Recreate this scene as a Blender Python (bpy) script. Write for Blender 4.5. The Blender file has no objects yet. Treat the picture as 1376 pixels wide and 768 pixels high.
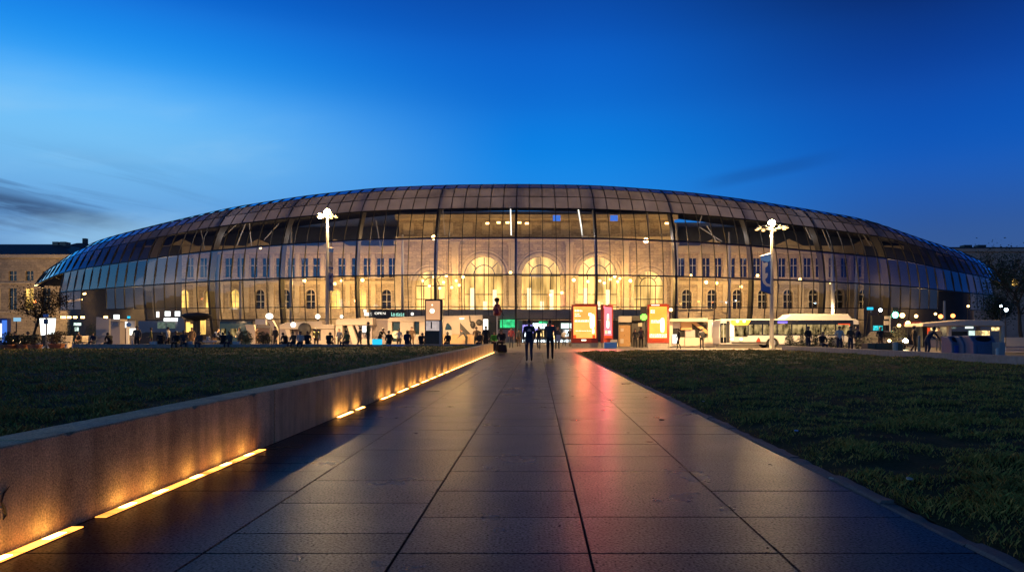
import bpy, bmesh, math, random
import numpy as np
from mathutils import Vector, Matrix, noise
random.seed(11)
rs = np.random.RandomState(5)
R = math.radians
F, CX, HY, EYE = 950.0, 722.0, 449.0, 1.15      # focal length in px, vanishing point of the path, eye height
def at(px, py, Y): return Vector(((px - CX) * Y / F, Y, EYE - (py - HY) * Y / F))
def wx(px, Y): return (px - CX) * Y / F
def wz(py, Y): return EYE - (py - HY) * Y / F

scene = bpy.context.scene
C = scene.collection

# ------------------------------------------------------------------ materials
def lin(c):
    return tuple(((v / 255.0) / 12.92 if v / 255.0 <= 0.04045 else ((v / 255.0 + 0.055) / 1.055) ** 2.4) for v in c)

def new_mat(name):
    m = bpy.data.materials.new(name); m.use_nodes = True
    nt = m.node_tree; nt.nodes.clear()
    out = nt.nodes.new('ShaderNodeOutputMaterial')
    return m, nt, out

def mat(name, col, rough=0.7, var=0.3, scale=4.0, bump=0.12, metal=0.0, spec=0.4, fine=40.0, tone=False, stretch=(1, 1, 1), rvar=0.1, courses=None, streak=False, stain=False):
    m, nt, out = new_mat(name)
    N, L = nt.nodes, nt.links
    b = N.new('ShaderNodeBsdfPrincipled'); L.new(b.outputs[0], out.inputs[0])
    b.inputs['Metallic'].default_value = metal
    b.inputs['Specular IOR Level'].default_value = spec
    tc = N.new('ShaderNodeTexCoord'); mp = N.new('ShaderNodeMapping'); mp.inputs['Scale'].default_value = stretch
    L.new(tc.outputs['Object'], mp.inputs[0])
    n1 = N.new('ShaderNodeTexNoise'); n1.inputs['Scale'].default_value = scale; n1.inputs['Detail'].default_value = 6; n1.inputs['Roughness'].default_value = 0.62
    n2 = N.new('ShaderNodeTexNoise'); n2.inputs['Scale'].default_value = scale * fine / 4; n2.inputs['Detail'].default_value = 3
    L.new(mp.outputs[0], n1.inputs['Vector']); L.new(mp.outputs[0], n2.inputs['Vector'])
    mx = N.new('ShaderNodeMath'); mx.operation = 'MULTIPLY_ADD'; mx.inputs[1].default_value = 0.5
    L.new(n2.outputs['Fac'], mx.inputs[0])
    hf = N.new('ShaderNodeMath'); hf.operation = 'MULTIPLY'; hf.inputs[1].default_value = 0.5
    L.new(n1.outputs['Fac'], hf.inputs[0]); L.new(hf.outputs[0], mx.inputs[2])
    mr = N.new('ShaderNodeMapRange'); mr.inputs['From Min'].default_value = 0.3; mr.inputs['From Max'].default_value = 0.7
    mr.inputs['To Min'].default_value = 1 - var; mr.inputs['To Max'].default_value = 1 + var
    L.new(mx.outputs[0], mr.inputs['Value'])
    mul = N.new('ShaderNodeVectorMath'); mul.operation = 'SCALE'; mul.inputs[0].default_value = col
    L.new(mr.outputs[0], mul.inputs['Scale'])
    last = mul.outputs[0]
    if tone:
        at_ = N.new('ShaderNodeAttribute'); at_.attribute_name = 'tone'
        m2 = N.new('ShaderNodeVectorMath'); m2.operation = 'MULTIPLY'
        L.new(last, m2.inputs[0]); L.new(at_.outputs['Color'], m2.inputs[1]); last = m2.outputs[0]
    if courses:      # stone courses: joints between blocks, each block its own shade
        sw = N.new('ShaderNodeSeparateXYZ'); L.new(tc.outputs['Object'], sw.inputs[0]); cb = N.new('ShaderNodeCombineXYZ'); L.new(sw.outputs[0], cb.inputs[0]); L.new(sw.outputs[2], cb.inputs[1])
        bt = N.new('ShaderNodeTexBrick'); L.new(cb.outputs[0], bt.inputs['Vector']); bt.inputs['Scale'].default_value = 1.0
        bt.inputs['Brick Width'].default_value = courses * 2.4; bt.inputs['Row Height'].default_value = courses; bt.inputs['Mortar Size'].default_value = .035; bt.inputs['Mortar Smooth'].default_value = .3
        bt.inputs['Color1'].default_value = (1.12, 1.1, 1.05, 1); bt.inputs['Color2'].default_value = (.80, .80, .82, 1); bt.inputs['Mortar'].default_value = (.66, .64, .62, 1)
        m3 = N.new('ShaderNodeVectorMath'); m3.operation = 'MULTIPLY'; L.new(last, m3.inputs[0]); L.new(bt.outputs['Color'], m3.inputs[1]); last = m3.outputs[0]
    def times(fac_socket, a, c, lo, hi):
        q = N.new('ShaderNodeMapRange'); q.interpolation_type = 'SMOOTHSTEP'
        for k, v in (('From Min', a), ('From Max', c), ('To Min', lo), ('To Max', hi)): q.inputs[k].default_value = v
        L.new(fac_socket, q.inputs['Value']); v = N.new('ShaderNodeVectorMath'); v.operation = 'SCALE'; L.new(last, v.inputs[0]); L.new(q.outputs[0], v.inputs['Scale']); return v.outputs[0]
    if streak:       # rain streaks running down, and damp along the foot
        mp2 = N.new('ShaderNodeMapping'); mp2.inputs['Scale'].default_value = (4, 4, .35); L.new(tc.outputs['Object'], mp2.inputs[0])
        n3 = N.new('ShaderNodeTexNoise'); n3.inputs['Scale'].default_value = 1.4; n3.inputs['Detail'].default_value = 5; L.new(mp2.outputs[0], n3.inputs['Vector'])
        last = times(n3.outputs['Fac'], .36, .58, .76, 1.08)
    if stain:        # worn patches, drips and old gum spots
        n3 = N.new('ShaderNodeTexNoise'); n3.inputs['Scale'].default_value = .9; n3.inputs['Detail'].default_value = 7; n3.inputs['Roughness'].default_value = .7; L.new(tc.outputs['Object'], n3.inputs['Vector'])
        last = times(n3.outputs['Fac'], .35, .62, .55, 1.25)
        sm = N.new('ShaderNodeMapRange'); L.new(n2.outputs['Fac'], sm.inputs['Value'])      # polished and dull grains side by side
        for k, v in (('From Min', .32), ('From Max', .68), ('To Min', 0.0), ('To Max', spec * 2.6)): sm.inputs[k].default_value = v
        L.new(sm.outputs[0], b.inputs['Specular IOR Level'])
        vo = N.new('ShaderNodeTexVoronoi'); vo.inputs['Scale'].default_value = 1.7; L.new(tc.outputs['Object'], vo.inputs['Vector'])
        last = times(vo.outputs['Distance'], .025, .04, .35, 1.0)
    L.new(last, b.inputs['Base Color'])
    rr = N.new('ShaderNodeMapRange'); rr.inputs['From Min'].default_value = 0.3; rr.inputs['From Max'].default_value = 0.7
    rr.inputs['To Min'].default_value = max(0.02, rough - rvar); rr.inputs['To Max'].default_value = min(1, rough + rvar)
    L.new(n1.outputs['Fac'], rr.inputs['Value']); L.new(rr.outputs[0], b.inputs['Roughness'])
    if bump:
        bp = N.new('ShaderNodeBump'); bp.inputs['Strength'].default_value = bump; bp.inputs['Distance'].default_value = 0.004 if stain else 0.02
        L.new((n2.outputs['Fac'] if stain else mx.outputs[0]), bp.inputs['Height']); L.new(bp.outputs[0], b.inputs['Normal'])
    return m

def emat(name, col, strength, var=0.0, scale=3.0, stretch=(1, 1, 1)):
    m, nt, out = new_mat(name)
    N, L = nt.nodes, nt.links
    e = N.new('ShaderNodeEmission'); e.inputs[0].default_value = (*col, 1); e.inputs[1].default_value = strength
    if var:
        tc = N.new('ShaderNodeTexCoord'); mp = N.new('ShaderNodeMapping'); mp.inputs['Scale'].default_value = stretch
        L.new(tc.outputs['Object'], mp.inputs[0])
        n = N.new('ShaderNodeTexNoise'); n.inputs['Scale'].default_value = scale; n.inputs['Detail'].default_value = 3
        L.new(mp.outputs[0], n.inputs['Vector'])
        mr = N.new('ShaderNodeMapRange'); mr.inputs['From Min'].default_value = .35; mr.inputs['From Max'].default_value = .65
        mr.inputs['To Min'].default_value = strength * (1 - var); mr.inputs['To Max'].default_value = strength * (1 + var)
        L.new(n.outputs['Fac'], mr.inputs['Value']); L.new(mr.outputs[0], e.inputs[1])
    L.new(e.outputs[0], out.inputs[0])
    return m

def glass_mat(name, tint, refl=1.0, frit=None, fritfac=0.0, rough=0.015, bump=0.0):
    """thin pane: clear transmission plus a fresnel reflection; optionally a printed film that scatters light"""
    m, nt, out = new_mat(name)
    N, L = nt.nodes, nt.links
    tr = N.new('ShaderNodeBsdfTransparent'); tr.inputs[0].default_value = (*tint, 1)
    gl = N.new('ShaderNodeBsdfGlossy'); gl.inputs['Roughness'].default_value = rough; gl.inputs[0].default_value = (1, 1, 1, 1)
    base = tr.outputs[0]
    if frit:
        df = N.new('ShaderNodeBsdfDiffuse'); df.inputs[0].default_value = (*frit, 1)
        tl = N.new('ShaderNodeBsdfTranslucent'); tl.inputs[0].default_value = (*frit, 1)
        a = N.new('ShaderNodeMixShader'); a.inputs[0].default_value = 0.5
        L.new(df.outputs[0], a.inputs[1]); L.new(tl.outputs[0], a.inputs[2])
        tc = N.new('ShaderNodeTexCoord'); n = N.new('ShaderNodeTexNoise'); n.inputs['Scale'].default_value = .25; n.inputs['Detail'].default_value = 5
        L.new(tc.outputs['Object'], n.inputs['Vector'])
        mr = N.new('ShaderNodeMapRange'); mr.inputs['From Min'].default_value = .35; mr.inputs['From Max'].default_value = .65
        mr.inputs['To Min'].default_value = max(0, fritfac - .15); mr.inputs['To Max'].default_value = min(1, fritfac + .15)
        L.new(n.outputs['Fac'], mr.inputs['Value'])
        b2 = N.new('ShaderNodeMixShader'); L.new(mr.outputs[0], b2.inputs[0])
        L.new(tr.outputs[0], b2.inputs[1]); L.new(a.outputs[0], b2.inputs[2]); base = b2.outputs[0]
    fr = N.new('ShaderNodeFresnel'); fr.inputs['IOR'].default_value = 1.55
    geo = N.new('ShaderNodeNewGeometry')
    ml = N.new('ShaderNodeMath'); ml.operation = 'MULTIPLY'; ml.inputs[1].default_value = 1.8 * refl; ml.use_clamp = True
    L.new(fr.outputs[0], ml.inputs[0])
    # a pane has two faces: looking at the back side gives the same reflection
    ab = N.new('ShaderNodeMix'); ab.data_type = 'FLOAT'
    L.new(geo.outputs['Backfacing'], ab.inputs[0]); L.new(ml.outputs[0], ab.inputs[2]); ab.inputs[3].default_value = 0.08
    mx = N.new('ShaderNodeMixShader'); L.new(ab.outputs[0], mx.inputs[0]); L.new(base, mx.inputs[1]); L.new(gl.outputs[0], mx.inputs[2])
    L.new(mx.outputs[0], out.inputs[0])
    return m

M = {}
M['slab'] = mat('paving granite', (0.043, 0.042, 0.044), rough=0.30, var=0.95, scale=1.3, bump=0.6, fine=200, spec=0.05, tone=True, rvar=0.04, stain=True)
M['joint'] = mat('joint sand', (0.015, 0.014, 0.013), rough=0.95, var=0.3)
M['plaza'] = mat('plaza stone', (0.16, 0.14, 0.13), rough=0.5, var=0.25, scale=0.5, bump=0.2, fine=120)
M['ground'] = mat('far ground', (0.06, 0.055, 0.05), rough=0.9, var=0.3, scale=0.05)
M['kerb'] = mat('kerb stone', (0.17, 0.15, 0.14), rough=0.75, var=0.4, scale=5, bump=0.4, fine=60)
M['granite'] = mat('wall granite', (0.50, 0.38, 0.19), rough=0.66, var=0.9, scale=1.6, bump=0.5, fine=220, streak=True)
M['soil'] = mat('lawn soil', (0.075, 0.065, 0.026), rough=0.98, var=0.6, scale=2.2, bump=0.8, fine=70, spec=0.1)
M['grass'] = mat('grass blades', (0.31, 0.24, 0.066), rough=0.8, var=0.45, scale=0.7, bump=0, spec=0.15, tone=True)
M['cream'] = mat('cream render', (0.50, 0.42, 0.33), rough=0.7, var=0.12, scale=1.5)
M['greyp'] = mat('grey mauve panel', (0.34, 0.29, 0.28), rough=0.6, var=0.1, scale=1)
M['concrete'] = mat('concrete', (0.30, 0.26, 0.22), rough=0.85, var=0.3, scale=0.6, bump=0.2)
M['darkconcrete'] = mat('dark concrete', (0.09, 0.078, 0.068), rough=0.85, var=0.3, scale=0.6, bump=0.2)
M['sandstone'] = mat('sandstone', (0.36, 0.29, 0.205), rough=0.85, var=0.5, scale=0.30, bump=0.3, fine=30, stretch=(1, 1, 2.2), courses=.62)
M['sandstone_trim'] = mat('sandstone trim', (0.44, 0.36, 0.255), rough=0.8, var=0.35, scale=0.8, bump=0.2)
M['lightened_slate'] = mat('zinc roof', (0.22, 0.23, 0.26), rough=0.6, var=0.3, scale=.8, bump=0.2)  # slate colour lightened so the dark void under the roof reads brighter
M['slate'] = mat('slate roof', (0.065, 0.066, 0.075), rough=0.6, var=0.3, scale=1.2, bump=0.3)
M['steel'] = mat('dark steel', (0.035, 0.034, 0.035), rough=0.45, var=0.2, scale=2, bump=0.03, metal=0.5)
M['white'] = mat('white paint', (0.52, 0.49, 0.45), rough=0.45, var=0.08, scale=1, bump=0.03)
M['pole'] = mat('galvanised pole', (0.27, 0.25, 0.22), rough=0.45, var=0.12, scale=3, bump=0.03, metal=0.3)
M['black'] = mat('black plastic', (0.012, 0.012, 0.013), rough=0.5, var=0.2)
M['dark'] = mat('dark cladding', (0.04, 0.037, 0.035), rough=0.55, var=0.2, scale=1)
M['wood'] = mat('timber', (0.42, 0.24, 0.10), rough=0.65, var=0.35, scale=2, stretch=(1, 1, 6), bump=0.2)
M['benchwood'] = mat('pale bench slats', (0.50, 0.42, 0.30), rough=0.65, var=0.3, scale=3, stretch=(1, 6, 6), bump=0.2)
M['terracotta'] = mat('terracotta', (0.42, 0.16, 0.07), rough=0.8, var=0.25)
M['planterbox'] = mat('brown planter', (0.20, 0.13, 0.075), rough=0.8, var=0.25, stretch=(5, 5, 1))
M['leaf_dark'] = mat('dark leaves', (0.030, 0.045, 0.018), rough=0.6, var=0.5, scale=2, bump=0, tone=True)
M['leaf_pale'] = mat('pale leaves', (0.085, 0.090, 0.038), rough=0.6, var=0.5, scale=2, bump=0, tone=True)
M['leaf_brown'] = mat('autumn leaves', (0.10, 0.065, 0.025), rough=0.7, var=0.5, scale=2, bump=0, tone=True)
M['bark'] = mat('bark', (0.055, 0.040, 0.028), rough=0.9, var=0.4, scale=6, bump=0.5)
M['rubber'] = mat('rubber', (0.012, 0.012, 0.012), rough=0.8, var=0.2)
M['rim'] = mat('wheel rim', (0.35, 0.35, 0.36), rough=0.35, metal=0.8, var=0.1)
M['skin'] = mat('skin', (0.36, 0.20, 0.13), rough=0.55, var=0.1)
M['hair'] = mat('dark hair', (0.016, 0.011, 0.008), rough=0.5, var=0.3, scale=30)
M['cloth_black'] = mat('black cloth', (0.020, 0.019, 0.021), rough=0.9, var=0.3, scale=8)
M['cloth_navy'] = mat('navy cloth', (0.012, 0.018, 0.045), rough=0.9, var=0.3, scale=8)
M['cloth_grey'] = mat('charcoal cloth', (0.065, 0.063, 0.065), rough=0.9, var=0.3, scale=8)
M['cloth_brown'] = mat('brown cloth', (0.10, 0.06, 0.035), rough=0.9, var=0.3, scale=8)
M['cloth_green'] = mat('bright green cloth', (0.10, 0.42, 0.04), rough=0.9, var=0.2, scale=8)
M['cloth_olive'] = mat('olive cloth', (0.16, 0.15, 0.05), rough=0.9, var=0.2, scale=8)
M['cloth_pale'] = mat('pale cloth', (0.50, 0.46, 0.40), rough=0.9, var=0.2, scale=8)
M['cloth_red'] = mat('maroon paint', (0.22, 0.012, 0.022), rough=0.5, var=0.2, scale=8)
M['denim'] = mat('dark denim', (0.030, 0.036, 0.06), rough=0.9, var=0.3, scale=12)
M['shoe'] = mat('dark shoe', (0.015, 0.013, 0.012), rough=0.6, var=0.2)
M['blue_paint'] = mat('blue paint', (0.02, 0.07, 0.30), rough=0.4, var=0.1)
M['bluegrey'] = mat('blue grey container', (0.085, 0.11, 0.19), rough=0.5, var=0.2, scale=2)
M['skyblue'] = mat('light blue panel', (0.12, 0.32, 0.72), rough=0.45, var=0.1)
M['bus_glass'] = mat('bus glass', (0.010, 0.011, 0.013), rough=0.08, var=0.1, bump=0, spec=0.6)
M['red_awning'] = mat('red awning', (0.45, 0.06, 0.02), rough=0.7, var=0.2)
M['red_and_bloom'] = mat('dark red and bloom tint', (0.30, 0.035, 0.012), rough=0.35, var=0.15)  # screen bloom painted into the board frames; plain red on the bus emblem
M['winframe'] = mat('pale window frame', (0.55, 0.47, 0.33), rough=0.6, var=0.1)
M['windark'] = mat('dark window pane', (0.012, 0.014, 0.018), rough=0.07, var=0.1, bump=0, spec=0.7)
M['winblue'] = mat('blue window pane', (0.03, 0.06, 0.075), rough=0.1, var=0.3, bump=0, spec=0.6)
M['logo'] = mat('pale print', (0.55, 0.38, 0.36), rough=0.8, var=0.2)
WARM = (1.0, 0.62, 0.24)
M['glass'] = glass_mat('facade glass', (0.88, 0.90, 0.90), 1.25)
M['frit'] = glass_mat('filmed roof glass', (0.30, 0.29, 0.32), 1.3, frit=(0.36, 0.36, 0.46), fritfac=0.70)
M['frost'] = glass_mat('frosted end glass', (0.55, 0.50, 0.45), 0.8, frit=(0.55, 0.46, 0.38), fritfac=0.85)
M['shopglass'] = glass_mat('shop glass', (0.9, 0.9, 0.9), 0.7)
M['e_lamp'] = emat('lamp globe', (1.0, 0.60, 0.22), 18)
M['e_lens'] = emat('luminaire lens', (1.0, 0.58, 0.18), 5)
M['e_lamp_small'] = emat('small lamp', (1.0, 0.57, 0.19), 8)
M['e_street'] = emat('street luminaire', (1.0, 0.66, 0.27), 220)
M['e_strip'] = emat('strip diffuser', (1.0, 0.34, 0.055), 3.3, var=0.8, scale=3.0, stretch=(0.3, 1, 1))
M['e_bulb'] = emat('strip bulb', (1.0, 0.50, 0.13), 17)
M['e_win'] = emat('lit window', (1.0, 0.60, 0.14), 1.6, var=0.5, scale=0.9, stretch=(1, 1, .3))
M['e_arch'] = emat('lit arch window', (1.0, 0.56, 0.16), 1.7, var=0.6, scale=0.55, stretch=(1, 1, .25))
M['e_archbright'] = emat('bright doorway', (1.0, 0.74, 0.38), 2.4)
M['e_white'] = emat('white light panel', (0.93, 1.0, 0.95), 2.2, var=0.15)
M['e_cool'] = emat('cool light panel', (0.75, 1.0, 0.86), 1.5, var=0.2)
M['e_shelf_a'] = emat('shop shelf white', (0.80, 0.95, 1.0), 2.2, var=0.8, scale=9)
M['e_shelf_b'] = emat('shop shelf red', (1.0, 0.22, 0.12), 1.5, var=0.6, scale=5)
M['e_shelf_c'] = emat('shop shelf yellow', (1.0, 0.66, 0.25), 2.0, var=0.6, scale=5)
M['e_shelf_d'] = emat('shop shelf violet', (0.35, 0.3, 0.9), 1.2, var=0.6, scale=5)
M['e_green'] = emat('green sign light', (0.05, 0.85, 0.30), 0.9, var=0.5, scale=1.5)
M['e_cross'] = emat('pharmacy green', (0.25, 1.0, 0.08), 3.0)
M['e_signal'] = emat('signal green', (0.10, 1.0, 0.52), 30)
M['e_teal'] = emat('teal letters', (0.45, 1.0, 0.80), 1.4)
M['e_letters'] = emat('white letters', (1.0, 0.93, 0.80), 2.2)
M['e_screen'] = emat('orange screen', (1.0, 0.235, 0.048), 2.8, var=0.25, scale=.5)
M['e_screen2'] = emat('yellow screen', (1.0, 0.33, 0.045), 2.3, var=0.2, scale=.5)
M['e_pink'] = emat('pink screen', (1.0, 0.145, 0.18), 2.2, var=0.15, scale=.6)
M['e_redband'] = emat('red screen band', (1.0, 0.09, 0.02), 1.2)
M['e_print'] = emat('screen print', (1.0, 0.90, 0.62), 2.6)
M['e_orange'] = emat('bus destination', (1.0, 0.42, 0.04), 3.4, var=0.3, scale=3)
M['e_busint'] = emat('bus interior', (1.0, 0.70, 0.28), 0.34, var=1.0, scale=1.6, stretch=(1.6, 1, .9))
M['e_violet'] = emat('violet display', (0.22, 0.16, 1.0), 1.6)
M['e_cyan'] = emat('cyan light', (0.03, 0.62, 1.0), 1.1)
M['e_teald'] = emat('teal display', (0.05, 0.7, 0.75), .9, var=0.6, scale=4)
M['e_head'] = emat('headlamp', (1.0, 0.78, 0.42), 60)
M['e_blue'] = emat('blue lightbox', (0.08, 0.25, 0.95), 0.9)
M['e_bluelamp'] = emat('cool white lamp', (0.65, 0.85, 1.0), 25)
M['e_redlamp'] = emat('orange lamp', (1.0, 0.25, 0.06), 6)

# ------------------------------------------------------------------ mesh builder
class MB:
    def __init__(s): s.v = []; s.f = []; s.m = []; s.cur = 0
    def add(s, verts, faces):
        o = len(s.v); s.v += [tuple(p) for p in verts]; s.f += [tuple(i + o for i in f) for f in faces]; s.m += [s.cur] * len(faces); return s
    def box(s, c, d, rz=0.0, taper=1.0, rx=0.0, ry=0.0):
        x, y, z = d[0] / 2, d[1] / 2, d[2] / 2
        rot = Matrix.Rotation(rz, 3, 'Z') @ Matrix.Rotation(ry, 3, 'Y') @ Matrix.Rotation(rx, 3, 'X')
        vs = []
        for k, t in ((-z, 1.0), (z, taper)):
            for a, b in ((-x, -y), (x, -y), (x, y), (-x, y)):
                vs.append(rot @ Vector((a * t, b * t, k)) + Vector(c))
        return s.add(vs, [(0, 3, 2, 1), (4, 5, 6, 7), (0, 1, 5, 4), (1, 2, 6, 5), (2, 3, 7, 6), (3, 0, 4, 7)])
    def bx(s, x0, x1, y0, y1, z0, z1): return s.box(((x0 + x1) / 2, (y0 + y1) / 2, (z0 + z1) / 2), (abs(x1 - x0), abs(y1 - y0), abs(z1 - z0)))
    def tube(s, pts, rad, n=8, cap=True):
        pts = [Vector(p) for p in pts]; rad = rad if isinstance(rad, (list, tuple)) else [rad] * len(pts)
        rings = []; up = None
        for i, p in enumerate(pts):
            t = (pts[min(i + 1, len(pts) - 1)] - pts[max(i - 1, 0)]).normalized()
            if up is None or abs(up.dot(t)) > .99: up = Vector((1, 0, 0)) if abs(t.x) < .9 else Vector((0, 1, 0))
            a = t.cross(up).normalized(); b = t.cross(a).normalized(); up = -b if False else up
            rings.append([p + (a * math.cos(k * 2 * math.pi / n) + b * math.sin(k * 2 * math.pi / n)) * rad[i] for k in range(n)])
        vs = [q for r in rings for q in r]; fs = []
        for i in range(len(pts) - 1):
            for k in range(n):
                fs.append((i * n + k, i * n + (k + 1) % n, (i + 1) * n + (k + 1) % n, (i + 1) * n + k))
        if cap: fs += [tuple(range(n - 1, -1, -1)), tuple((len(pts) - 1) * n + k for k in range(n))]
        return s.add(vs, fs)
    def lathe(s, c, prof, n=16):
        vs = []; fs = []
        for r, z in prof:
            for k in range(n): vs.append((c[0] + r * math.cos(2 * math.pi * k / n), c[1] + r * math.sin(2 * math.pi * k / n), c[2] + z))
        for i in range(len(prof) - 1):
            for k in range(n): fs.append((i * n + k, i * n + (k + 1) % n, (i + 1) * n + (k + 1) % n, (i + 1) * n + k))
        fs += [tuple(range(n - 1, -1, -1)), tuple((len(prof) - 1) * n + k for k in range(n))]
        return s.add(vs, fs)
    def ball(s, c, r, n=12, m=8, sq=(1, 1, 1), jit=0.0):
        vs = [(c[0], c[1], c[2] - r * sq[2])]; fs = []
        for i in range(1, m):
            a = -math.pi / 2 + math.pi * i / m
            for k in range(n):
                j = 1 + (random.uniform(-jit, jit) if jit else 0); b = 2 * math.pi * k / n
                vs.append((c[0] + r * sq[0] * j * math.cos(a) * math.cos(b), c[1] + r * sq[1] * j * math.cos(a) * math.sin(b), c[2] + r * sq[2] * j * math.sin(a)))
        vs.append((c[0], c[1], c[2] + r * sq[2]))
        for k in range(n): fs.append((0, 1 + (k + 1) % n, 1 + k))
        for i in range(m - 2):
            for k in range(n): fs.append((1 + i * n + k, 1 + i * n + (k + 1) % n, 1 + (i + 1) * n + (k + 1) % n, 1 + (i + 1) * n + k))
        t = len(vs) - 1; o = 1 + (m - 2) * n
        for k in range(n): fs.append((o + k, o + (k + 1) % n, t))
        return s.add(vs, fs)
    def prism(s, poly, y0, y1):
        """polygon in x,z (anticlockwise seen from -y), extruded along y"""
        n = len(poly); ar = sum(poly[i][0] * poly[(i + 1) % n][1] - poly[(i + 1) % n][0] * poly[i][1] for i in range(n))
        if ar < 0: poly = poly[::-1]
        vs = [(p[0], y0, p[1]) for p in poly] + [(p[0], y1, p[1]) for p in poly]
        fs = [tuple(range(n)), tuple(range(2 * n - 1, n - 1, -1))] + [(i + n, (i + 1) % n + n, (i + 1) % n, i) for i in range(n)]
        return s.add(vs, fs)
    def pix(s, pts, Y, th):   # an outline measured on the photograph at distance Y, built th metres thick
        return s.prism([(wx(a, Y), wz(b, Y)) for a, b in pts], Y, Y + th)
    def pbox(s, x0, y0, x1, y1, Y, th): return s.pix([(x0, y1), (x1, y1), (x1, y0), (x0, y0)], Y, th)
    def build(s, name, mats, parent=None, smooth=False, bevel=0.0, loc=None):
        me = bpy.data.meshes.new(name)
        o0 = Vector(loc) if loc is not None else (parent_world(parent) if parent else Vector((0, 0, 0)))
        me.from_pydata([(p[0] - o0.x, p[1] - o0.y, p[2] - o0.z) for p in s.v], [], s.f)
        for m in (mats if isinstance(mats, (list, tuple)) else [mats]): me.materials.append(m)
        if len(me.materials) > 1: me.polygons.foreach_set('material_index', s.m)
        me.validate(); me.update()
        if smooth: me.shade_smooth()
        o = bpy.data.objects.new(name, me); C.objects.link(o)
        if parent: o.parent = parent
        if loc is not None: o.location = loc if parent is None else Vector(loc) - parent_world(parent)
        if bevel:
            b = o.modifiers.new('edge', 'BEVEL'); b.width = bevel; b.segments = 2; b.limit_method = 'ANGLE'
        return o

def parent_world(p):
    v = Vector((0, 0, 0))
    while p is not None: v = v + p.location; p = p.parent
    return v
def T(name, label, cat, loc=(0, 0, 0), group=None):
    o = bpy.data.objects.new(name, None); C.objects.link(o); o.location = loc; o.empty_display_size = .2
    o['label'] = label; o['category'] = cat
    if group: o['group'] = group
    return o
def tag(o, label, cat, group=None):
    o['label'] = label; o['category'] = cat
    if group: o['group'] = group
    return o
def kind(o, k, label=None, cat=None):
    o['kind'] = k
    if label: o['label'] = label
    if cat: o['category'] = cat
    return o
def copy_tree(o, parent=None):
    c = o.copy(); C.objects.link(c)
    if parent: c.parent = parent
    for ch in list(o.children): copy_tree(ch, c)
    return c
def ordinal(n): return ['first', 'second', 'third', 'fourth', 'fifth', 'sixth', 'seventh', 'eighth', 'ninth', 'tenth', 'eleventh', 'twelfth', 'thirteenth', 'fourteenth', 'fifteenth', 'sixteenth', 'seventeenth', 'eighteenth', 'nineteenth', 'twentieth'][n]

# ------------------------------------------------------------------ camera and render settings
cam = bpy.data.cameras.new('camera'); co = bpy.data.objects.new('camera', cam); C.objects.link(co); scene.camera = co
co.location = (0, 0, EYE); co.rotation_euler = (R(90), 0, 0)
cam.sensor_width = 36; cam.lens = 36 * F / 1376.0
cam.shift_x = (688 - CX) / 1376.0; cam.shift_y = (HY - 384) / 1376.0
cam.clip_start = 0.05; cam.clip_end = 3000
scene.render.engine = 'CYCLES'
cy = scene.cycles
cy.use_denoising = True
try: cy.denoiser = 'OPENIMAGEDENOISE'
except Exception: pass
cy.max_bounces = 8; cy.diffuse_bounces = 3; cy.glossy_bounces = 4; cy.transparent_max_bounces = 24; cy.transmission_bounces = 6
cy.sample_clamp_indirect = 4.0; cy.caustics_reflective = False; cy.caustics_refractive = False
cy.use_light_tree = True
vs = scene.view_settings
vs.view_transform = 'Standard'; vs.look = 'None'; vs.exposure = 0; vs.gamma = 1; vs.use_curve_mapping = False

# ------------------------------------------------------------------ dusk sky
world = bpy.data.worlds.new('World'); scene.world = world; world.use_nodes = True
nt = world.node_tree; N, L = nt.nodes, nt.links; N.clear()
wo = N.new('ShaderNodeOutputWorld'); bg = N.new('ShaderNodeBackground'); L.new(bg.outputs[0], wo.inputs[0])
tc = N.new('ShaderNodeTexCoord'); sp = N.new('ShaderNodeSeparateXYZ'); L.new(tc.outputs['Generated'], sp.inputs[0])
def mth(op, a, b=None, c=None, clamp=False):
    n = N.new('ShaderNodeMath'); n.operation = op; n.use_clamp = clamp
    for i, v in enumerate((a, b, c)):
        if v is None: continue
        if isinstance(v, (int, float)): n.inputs[i].default_value = v
        else: L.new(v, n.inputs[i])
    return n.outputs[0]
hx = mth('SQRT', mth('ADD', mth('MULTIPLY', sp.outputs[0], sp.outputs[0]), mth('MULTIPLY', sp.outputs[1], sp.outputs[1])))
hx = mth('MAXIMUM', hx, 0.001)
el = mth('DIVIDE', sp.outputs[2], hx)             # tangent of elevation
az = mth('DIVIDE', sp.outputs[0], hx)             # sine of azimuth: -1 left .. 1 right
ef = mth('MULTIPLY', el, 1.25, clamp=True)        # ramp position
def ramp(stops):
    r = N.new('ShaderNodeValToRGB'); r.color_ramp.interpolation = 'CARDINAL'
    while len(r.color_ramp.elements) < len(stops): r.color_ramp.elements.new(0.5)
    for e, (p, c) in zip(r.color_ramp.elements, stops): e.position = min(1, p * 1.25); e.color = (*lin(c), 1)
    L.new(ef, r.inputs[0]); return r.outputs[0]
rl = ramp([(0.0, (104, 134, 174)), (0.14, (102, 160, 216)), (0.25, (112, 190, 246)), (0.33, (52, 158, 244)), (0.42, (8, 110, 214)), (0.54, (5, 72, 160)), (0.78, (2, 16, 46))])
rc = ramp([(0.0, (60, 140, 215)), (0.14, (40, 138, 226)), (0.24, (10, 132, 228)), (0.32, (4, 112, 214)), (0.42, (3, 88, 190)), (0.54, (3, 58, 138)), (0.78, (2, 12, 36))])
rr_ = ramp([(0.0, (66, 96, 142)), (0.13, (46, 88, 156)), (0.22, (16, 88, 184)), (0.32, (6, 70, 164)), (0.42, (4, 46, 120)), (0.54, (4, 24, 70)), (0.78, (2, 9, 28))])
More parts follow.
